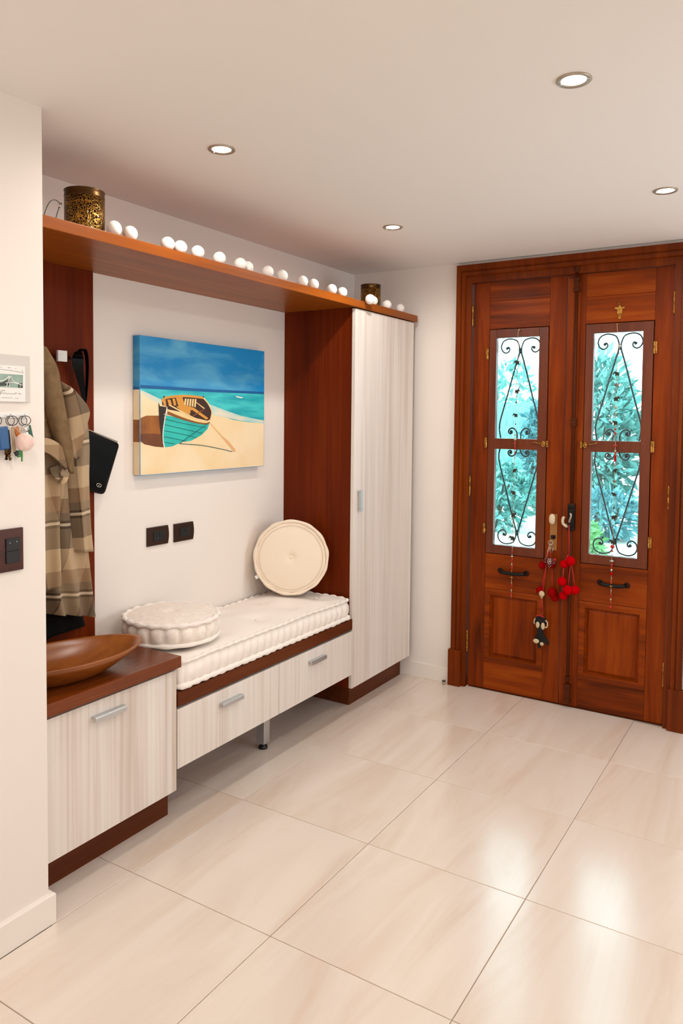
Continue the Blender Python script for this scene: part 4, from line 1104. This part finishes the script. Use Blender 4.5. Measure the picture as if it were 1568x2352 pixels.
def garland(label, pts, charms, beads, y=2.945):
    t_ = thing('bead_garland', label, 'garland', (pts[0][0], y, pts[0][1]))
    b = B(); tube(b, spline([(x, y, z) for x, z in pts], 4), .0011, 5); obj('cord', b, M['thread'], t_)
    b = B(); lathe(b, [(.002, 0), (.002, .014), (.004, .0145), (.004, .016)], (pts[0][0], FY - .006, pts[0][1]), 10, 'y', True, True); obj('nail', b, M['brass'], t_)
    def xz(z):
        for (xa, za), (xb_, zb) in zip(pts[:-1], pts[1:]):
            if za >= z >= zb: return xa + (xb_ - xa) * (za - z) / max(1e-6, za - zb)
        return pts[-1][0]
    for k, (z, s, mk) in enumerate(charms):
        b = B(); elephant(b, (xz(z), y, z), s * 1.3, 1 if k % 2 == 0 else -1); obj('elephant_charm', b, M[mk], t_)
    for z, r, mk, kd in beads:
        b = B(); x = xz(z)
        if kd == 'b': ball(b, (x, y, z), r, 10, 8)
        elif kd == 'd': lathe(b, [(.001, -r), (r, 0), (.001, r)], (x, y, z), 4, 'z', False, False, False)
        elif kd == 'c': cyl(b, (x, y, z - r * 1.6), (x + .002, y, z + r * 1.6), r * .5, 8)
        elif kd == 's': lathe(b, [(.001, .004), (r, 0), (r * .8, -.006), (.001, -.004)], (x, y, z), 12, 'z')
        elif kd == 't':
            tube(b, [(x, y, z + r), (x - .003, y, z), (x - .007, y, z - r)], .003, 6); tube(b, [(x, y, z + r), (x + .003, y, z), (x + .004, y, z - r)], .003, 6)
        obj('bead', b, M[mk], t_)
garland('elephant bead garland hanging over the left door casement', [(.537, 2.089), (.534, 2.05), (.541, 1.985), (.534, 1.907), (.531, 1.6), (.529, 1.448), (.528, 1.2), (.526, .921), (.525, .779), (.526, .567)],
        [(1.908, .017, 'charm'), (1.746, .016, 'charm'), (1.612, .015, 'charm'), (1.300, .015, 'charm'), (1.174, .016, 'charm'), (1.048, .018, 'charm'), (.915, .018, 'charm')],
        [(1.845, .003, 'charm', 'b'), (1.79, .003, 'charm', 'b'), (1.682, .005, 'charm', 'b'), (1.56, .004, 'charm', 'b'), (1.50, .006, 'silver', 'b'), (1.475, .008, 'silver', 'b'), (1.455, .011, 'redbead', 's'), (1.428, .008, 'redbead', 'c'), (1.40, .006, 'redbead', 'c'), (1.37, .005, 'silver', 'b'), (1.335, .005, 'silver', 'b'), (1.26, .004, 'silver', 'b'), (1.22, .004, 'charm', 'b'), (1.115, .003, 'charm', 'b'), (.985, .004, 'charm', 'b'), (.86, .004, 'silver', 'c'), (.835, .006, 'redbead', 'c'), (.81, .009, 'silver', 's'), (.79, .008, 'redbead', 'c'), (.762, .005, 'silver', 'b'), (.742, .008, 'redbead', 'c'), (.705, .003, 'thread', 'c'), (.689, .011, 'brass', 's'), (.655, .004, 'silver', 'b'), (.638, .008, 'redbead', 'c'), (.612, .005, 'silver', 'b'), (.588, .013, 'redbead', 't')])
garland('elephant and red bead garland hanging over the right door casement', [(1.066, 2.091), (1.070, 2.05), (1.083, 1.985), (1.076, 1.9), (1.073, 1.833), (1.071, 1.702), (1.074, 1.45), (1.075, 1.2), (1.074, .936), (1.071, .861), (1.072, .587)],
        [(1.833, .015, 'charm'), (1.702, .017, 'charm'), (1.576, .015, 'charm'), (1.324, .013, 'charm'), (1.198, .014, 'charm'), (1.077, .016, 'charm'), (.945, .015, 'charm')],
        [(1.975, .008, 'silver', 'b'), (1.772, .012, 'silver', 'd'), (1.735, .004, 'charm', 'c'), (1.655, .008, 'silver', 'b'), (1.625, .006, 'silver', 'b'), (1.54, .006, 'redbead', 'b'), (1.518, .007, 'redbead', 'b'), (1.455, .014, 'redbead', 's'), (1.425, .006, 'silver', 'b'), (1.405, .009, 'redbead', 'c'), (1.385, .010, 'red', 'c'), (1.355, .005, 'silver', 'b'), (1.265, .011, 'silver', 'd'), (1.235, .005, 'charm', 'c'), (1.15, .004, 'silver', 'c'), (1.125, .005, 'charm', 'b'), (1.03, .004, 'charm', 'b'), (.99, .003, 'charm', 'c'), (.918, .011, 'redbead', 'b'), (.895, .006, 'redbead', 'b'), (.873, .005, 'silver', 'c'), (.843, .014, 'silver', 's'), (.818, .009, 'redbead', 'c'), (.793, .007, 'silver', 'b'), (.772, .008, 'red', 'b'), (.745, .004, 'silver', 'c'), (.728, .006, 'redbead', 'b'), (.708, .012, 'brass', 's'), (.68, .004, 'silver', 'c'), (.655, .006, 'redbead', 'c'), (.635, .005, 'silver', 'b'), (.615, .006, 'redbead', 'c'), (.593, .008, 'redbead', 'b')])

# ------------------------------------------------------------------ red pompoms and key charms on the locks
def pompom_set(label, top, cords, poms, y, wool='red'):
    t_ = thing('pompom_tassel', label, 'tassel', (top[0], y, top[1]))
    for c in cords:
        b = B(); tube(b, [(x, y + dy, z) for x, z, dy in c], .0028, 6); obj('cord', b, M['redcord'], t_)
    for x, z, dy, r in poms:
        b = B(); ball(b, (x, y + dy, z), r, 18, 12, wob=0.12); obj('pompom', b, M[wool], t_)
yp = 2.905
b_t = pompom_set('bright red pompom tassel hanging from the right door bolt', (.852, 1.015),
           [[(.853, 1.020, .0), (.856, .94, .0), (.857, .85, .0)], [(.855, .86, .0), (.836, .82, .0), (.832, .80, .0)], [(.832, .80, .0), (.828, .75, .0), (.823, .705, .0)], [(.868, .82, .0), (.860, .74, .0), (.856, .67, .0)], [(.868, .82, .0), (.884, .74, .0), (.893, .68, .0)], [(.823, .70, .0), (.826, .66, .008), (.828, .63, .01)]],
           [(.832, .804, .004, .023), (.868, .826, -.004, .025), (.823, .708, .0, .025), (.856, .666, -.008, .0265), (.894, .670, .0, .024), (.828, .628, .012, .022)], yp)
pompom_set('darker red pompom tassel behind the heart on the left door key', (.745, .90),
           [[(.745, .90, .012), (.735, .86, .012), (.70, .78, .012)], [(.738, .87, .012), (.752, .80, .014)], [(.725, .80, .012), (.708, .70, .012), (.698, .64, .012)], [(.752, .80, .014), (.757, .72, .013), (.762, .64, .01)]],
           [(.700, .776, .012, .020), (.752, .788, .012, .022), (.690, .634, .012, .022), (.760, .632, .008, .027), (.772, .604, .016, .022)], 2.935, 'darkred')
YH = -.018
t = thing('heart_charm', 'dark red beaded heart on a key ring under the left door knob', 'charm', (.748, 2.93, .95))
b = B(); box(b, .741, .764, 2.952, 2.971, .928, .948, .003); box(b, .747, .758, 2.935, 2.955, .93, .945, .002); obj('door_key', b, M['blackiron'], t)
b = B(); ringt(b, (.752, 2.938, .912), .012, .0018, 1.2); ringt(b, (.749, 2.938, .900), .010, .0015, .2); ringt(b, (.757, 2.936, .878), .019, .0018, .15); obj('key_ring', b, M['silver'], t)
b = B(); strap(b, [(.745, 2.937, .895), (.737, 2.935, .86), (.731, 2.934, .82)], .006, .0015, (1, 0, 0)); obj('strap', b, M['tan'], t)
b = B(); hz, hx_ = .806, .752
hp = []
for k in range(40):
    a = 2 * PI * k / 40
    hp.append((0.0021 * 16 * math.sin(a) ** 3, 0.0021 * (13 * math.cos(a) - 5 * math.cos(2 * a) - 2 * math.cos(3 * a) - math.cos(4 * a))))
rings(b, [[(hx_ + u * q, 2.932 - d_, hz + v * q) for u, v in hp] for q, d_ in ((.3, -.009), (.85, -.007), (1, 0), (.85, .007), (.3, .010))], True, True)
obj('felt_heart', b, M['heart'], t)
b = B()
for u, v in hp[::4]: ball(b, (hx_ + u * .86, 2.925, hz + v * .86), .0026, 8, 6)
obj('silver_bead', b, M['silver'], t, 'stuff')
b = B(); tube(b, [(hx_ + .009 * math.cos(a), 2.9205, hz + .004 + .014 * math.sin(a)) for a in [k * PI / 6 for k in range(12)]], .0018, 6, True); ball(b, (hx_, 2.9215, hz + .004), .005, 10, 8); obj('centre_bead', b, M['silver'], t)
b = B(); ball(b, (hx_ + .028, 2.929, hz + .016), .008, 10, 8); obj('orange_bead', b, M['redbead'], t)
for ch in t.children:
    if ch.name.split('.')[0] not in ('door_key',): ch.location.y += YH

t = thing('plush_charm', 'small black and cream stuffed animal hanging upright below the red pompoms', 'charm', (.71, 2.935, .55))
yq = 2.915
b = B(); tube(b, spline([(.735, yq, .86), (.728, yq, .75), (.716, yq, .64), (.712, yq, .60)], 4), .002, 6); tube(b, [(.710, yq, .595), (.703, yq, .55), (.698, yq, .505)], .0016, 6); tube(b, [(.712, yq, .595), (.718, yq, .55), (.722, yq, .505)], .0016, 6); obj('cord', b, M['redcord'], t)
b = B(); ball(b, (.711, yq - .004, .624), .014, 12, 8, (1.15, .7, 1.2)); tube(b, [(.711, yq, .61), (.709, yq, .598)], .005, 8); obj('cream_knot', b, M['plushcream'], t)
b = B(); ball(b, (.708, yq, .470), .034, 18, 12, (1.0, .6, .95)); tube(b, [(.708, yq, .45), (.706, yq, .415), (.708, yq, .38)], [.022, .018, .024], 12); ball(b, (.710, yq, .372), .031, 18, 12, (1.1, .6, .85))
tube(b, [(.700, yq, .36), (.702, yq, .332), (.704, yq, .318)], [.011, .010, .007], 8); tube(b, [(.735, yq, .375), (.748, yq, .352), (.752, yq, .342)], [.012, .010, .006], 8)
obj('plush_body', b, M['plushblack'], t)
for (x, z, sx, sz, rt) in ((.697, .452, .011, .018, .3), (.726, .449, .011, .020, -.25), (.690, .360, .017, .013, .3), (.722, .349, .011, .010, 0)):
    b = B(); ball(b, (x, yq - .019, z), 1.0, 12, 8, (sx, .006, sz)); obj('cream_patch', b, M['plushcream'], t)
b = B(); tube(b, spline([(.738, yq - .012, .482), (.748, yq - .010, .468), (.747, yq - .010, .447), (.736, yq - .014, .440)], 4), .0035, 6); tube(b, spline([(.680, yq - .01, .484), (.674, yq - .01, .468), (.676, yq - .01, .452)], 4), .0035, 6); obj('ear_edge', b, M['plushcream'], t)
b = B(); tube(b, spline([(.683, yq - .015, .498), (.697, yq - .022, .506), (.712, yq - .024, .506), (.730, yq - .016, .498)], 4), .0035, 6); obj('red_band', b, M['redcord'], t)

# small door stop by the casing
t = thing('door_stop', 'tiny metal door stop on the floor beside the door casing', 'door stop', (.131, 2.905, 0))
b = B(); lathe(b, [(.009, .0005), (.009, .008), (.006, .010), (.006, .018), (.009, .019), (.009, .027), (.004, .029)], (.131, 2.915, 0), 16, 'z', True, True); obj('stop_body', b, M['nickel'], t)
b = B(); lathe(b, [(.0095, .019), (.011, .021), (.011, .025), (.0095, .027)], (.131, 2.915, 0), 16, 'z'); obj('rubber_ring', b, M['black'], t)

# ------------------------------------------------------------------ recessed downlights
def downlight(label, x, y, group):
    t_ = thing('downlight', label, 'lamp', (x, y, ZC), group)
    b = B(); lathe(b, [(.046, -.0002), (.047, -.003), (.044, -.0055), (.036, -.0045), (.033, -.0035), (.0325, -.0015)], (x, y, ZC), 36); obj('trim_ring', b, M['nickel'], t_)
    b = B(); lathe(b, [(.033, -.0012), (.028, -.003), (.015, -.004), (.001, -.0042)], (x, y, ZC), 28, 'z', False, True); obj('lens', b, M['lens'], t_)
    b = B(); box(b, x - .044, x - .032, y - .002, y + .002, ZC - .0075, ZC - .0045, .0008); obj('spring_clip', b, M['alu'], t_)
    b = B(); box(b, x + .032, x + .044, y - .002, y + .002, ZC - .0075, ZC - .0045, .0008); obj('spring_clip', b, M['alu'], t_)
    d = bpy.data.lights.new('bulb', 'SPOT'); d.energy = LAMP_W; d.color = LAMP_COL; d.spot_size = math.radians(178); d.spot_blend = 0.45; d.shadow_soft_size = 0.03
    o = bpy.data.objects.new('bulb', d); sc.collection.objects.link(o); o.parent = t_; o.location = (0, 0, -0.012)
    return t_
gl = 'recessed ceiling downlights'
downlight('largest and nearest of the lit ceiling downlights in view', 1.383, .884, gl)
downlight('lit ceiling downlight above the painting end of the bench', .219, .806, gl)
downlight('lit ceiling downlight in front of the wardrobe', .231, 2.016, gl)
downlight('lit ceiling downlight in front of the right door leaf', 1.431, 2.045, gl)
for x, y in ((1.0, -.7), (2.3, -.4), (.9, -2.0), (2.3, -1.8)):  # extra fixtures out of view, added to brighten the room
    downlight('unseen ceiling downlight added behind the viewpoint for fill light', x, y, 'downlights added behind the viewpoint')

# ------------------------------------------------------------------ garden outside the door
gmat = blotch('pale_gravel', srgb('c9c6bc'), srgb('e6e4dc'), 3, 0.95, spec=0.1)
b = B(); box(b, -9, 9, YD + T + .01, 22, -0.4, -0.12); box(b, .1, 1.5, YD + T, YD + T + .6, -.12, -.02)
struct('ground', b, gmat, 'bright pale gravel forecourt outside the door')
fm = [blotch('leaf_teal', srgb('3f857f'), srgb('7cb8b0'), 6, 0.6), blotch('leaf_green', srgb('428a52'), srgb('86c07a'), 6, 0.6), blotch('leaf_blue', srgb('3b7d86'), srgb('74aeb2'), 6, 0.6)]
trunk = plain('bark', srgb('5a5348'), 0.9)
def shrub(name, label, cat, x, y, rx, ry, z0, z1, n, mi, ls=0.13, group=None, shape='round'):
    rg = random.Random(int(x * 100 + y * 17))
    t_ = thing(name, label, cat, (x, y, -.12), group)
    b = B()
    for k in range(n):
        while True:
            u, v, w = rg.uniform(-1, 1), rg.uniform(-1, 1), rg.uniform(-1, 1)
            q = u * u + v * v + w * w
            if .25 < q < 1: break
        zz = (z0 + z1) / 2 + w * (z1 - z0) / 2
        c = Vector((x + u * rx, y + v * ry, zz))
        d = Vector((u, v, w + .4)).normalized()
        d = (d + Vector((rg.gauss(0, .6), rg.gauss(0, .6), rg.gauss(0, .6)))).normalized()
        sd = d.orthogonal().normalized(); sd = (Quaternion(d, rg.uniform(0, 6.28)) @ sd)
        L_, W_ = ls * rg.uniform(.7, 1.6), ls * rg.uniform(.14, .3)
        nrm = d.cross(sd)
        p = [c, c + d * L_ * .45 + sd * W_ + nrm * .01, c + d * L_ - Vector((0, 0, .02)), c + d * L_ * .45 - sd * W_ + nrm * .01]
        b.faces.new([b.verts.new(q_) for q_ in p])
    obj('foliage', b, fm[mi], t_, 'stuff')
    b = B()
    for k in range(4):
        a = k * 1.7 + x
        tube(b, spline([(x + .05 * math.cos(a), y + .05 * math.sin(a), -.13), (x + .15 * math.cos(a), y + .15 * math.sin(a), z0 + .1), (x + .55 * rx * math.cos(a), y + .55 * ry * math.sin(a), z0 + .7 * (z1 - z0))], 3), [.035, .032, .03, .025, .02, .016, .01], 6)
    obj('stem', b, trunk, t_)
gh = 'shrubs along the far side of the forecourt'
shrub('tall_shrub', 'tall teal shrub filling the left of the right casement view', 'shrub', -1.0, 11.3, .6, .5, .05, 2.65, 1900, 0, .2, gh)
shrub('tall_shrub', 'lower teal shrub at the right of the right casement view', 'shrub', .45, 11.3, .45, .5, .05, 2.1, 1400, 2, .2, gh)
shrub('tall_shrub', 'narrow blue green shrub beside the pale teal fence', 'shrub', -2.35, 12.7, .32, .3, .05, 2.0, 900, 2, .17, gh)
shrub('tall_shrub', 'bushy shrub beyond the left end of the pale teal fence', 'shrub', -4.6, 11.4, 0.9, .8, .05, 2.4, 1300, 0, .2, gh)
shrub('tall_shrub', 'rounded shrub at the right end of the forecourt', 'shrub', 2.9, 11.3, 1.2, .8, .05, 2.4, 1200, 0, .2, gh)
shrub('low_bush', 'small bright green bush near the right casement foot', 'bush', .02, 6.3, .24, .3, -.05, .62, 800, 1, .09)
shrub('low_bush', 'spreading green bush before the pale teal fence', 'bush', -2.25, 9.9, .75, .3, -.08, 1.0, 1300, 0, .14)
shrub('low_bush', 'low teal bush before the tall teal shrub', 'bush', -.55, 9.9, .5, .3, -.08, .6, 700, 2, .14)
shrub('distant_tree', 'hazy distant tree high in the left casement view', 'tree', -5.3, 19.0, .8, .8, 1.2, 3.2, 500, 0, .22)
t = thing('board_fence', 'pale teal board fence outside behind the left casement', 'fence', (-3.6, 13.6, -.12))
fmat = plain('fence_paint', srgb('78b8b4'), 0.7)
for k in range(34):
    x = -7.1 + k * .135
    b = B(); box(b, x, x + .128, 13.58, 13.6, -.12, 1.95, .004); obj('board', b, fmat, t)
for z in (.2, 1.5):
    b = B(); box(b, -7.15, -2.4, 13.6, 13.64, z, z + .08); obj('rail', b, fmat, t)
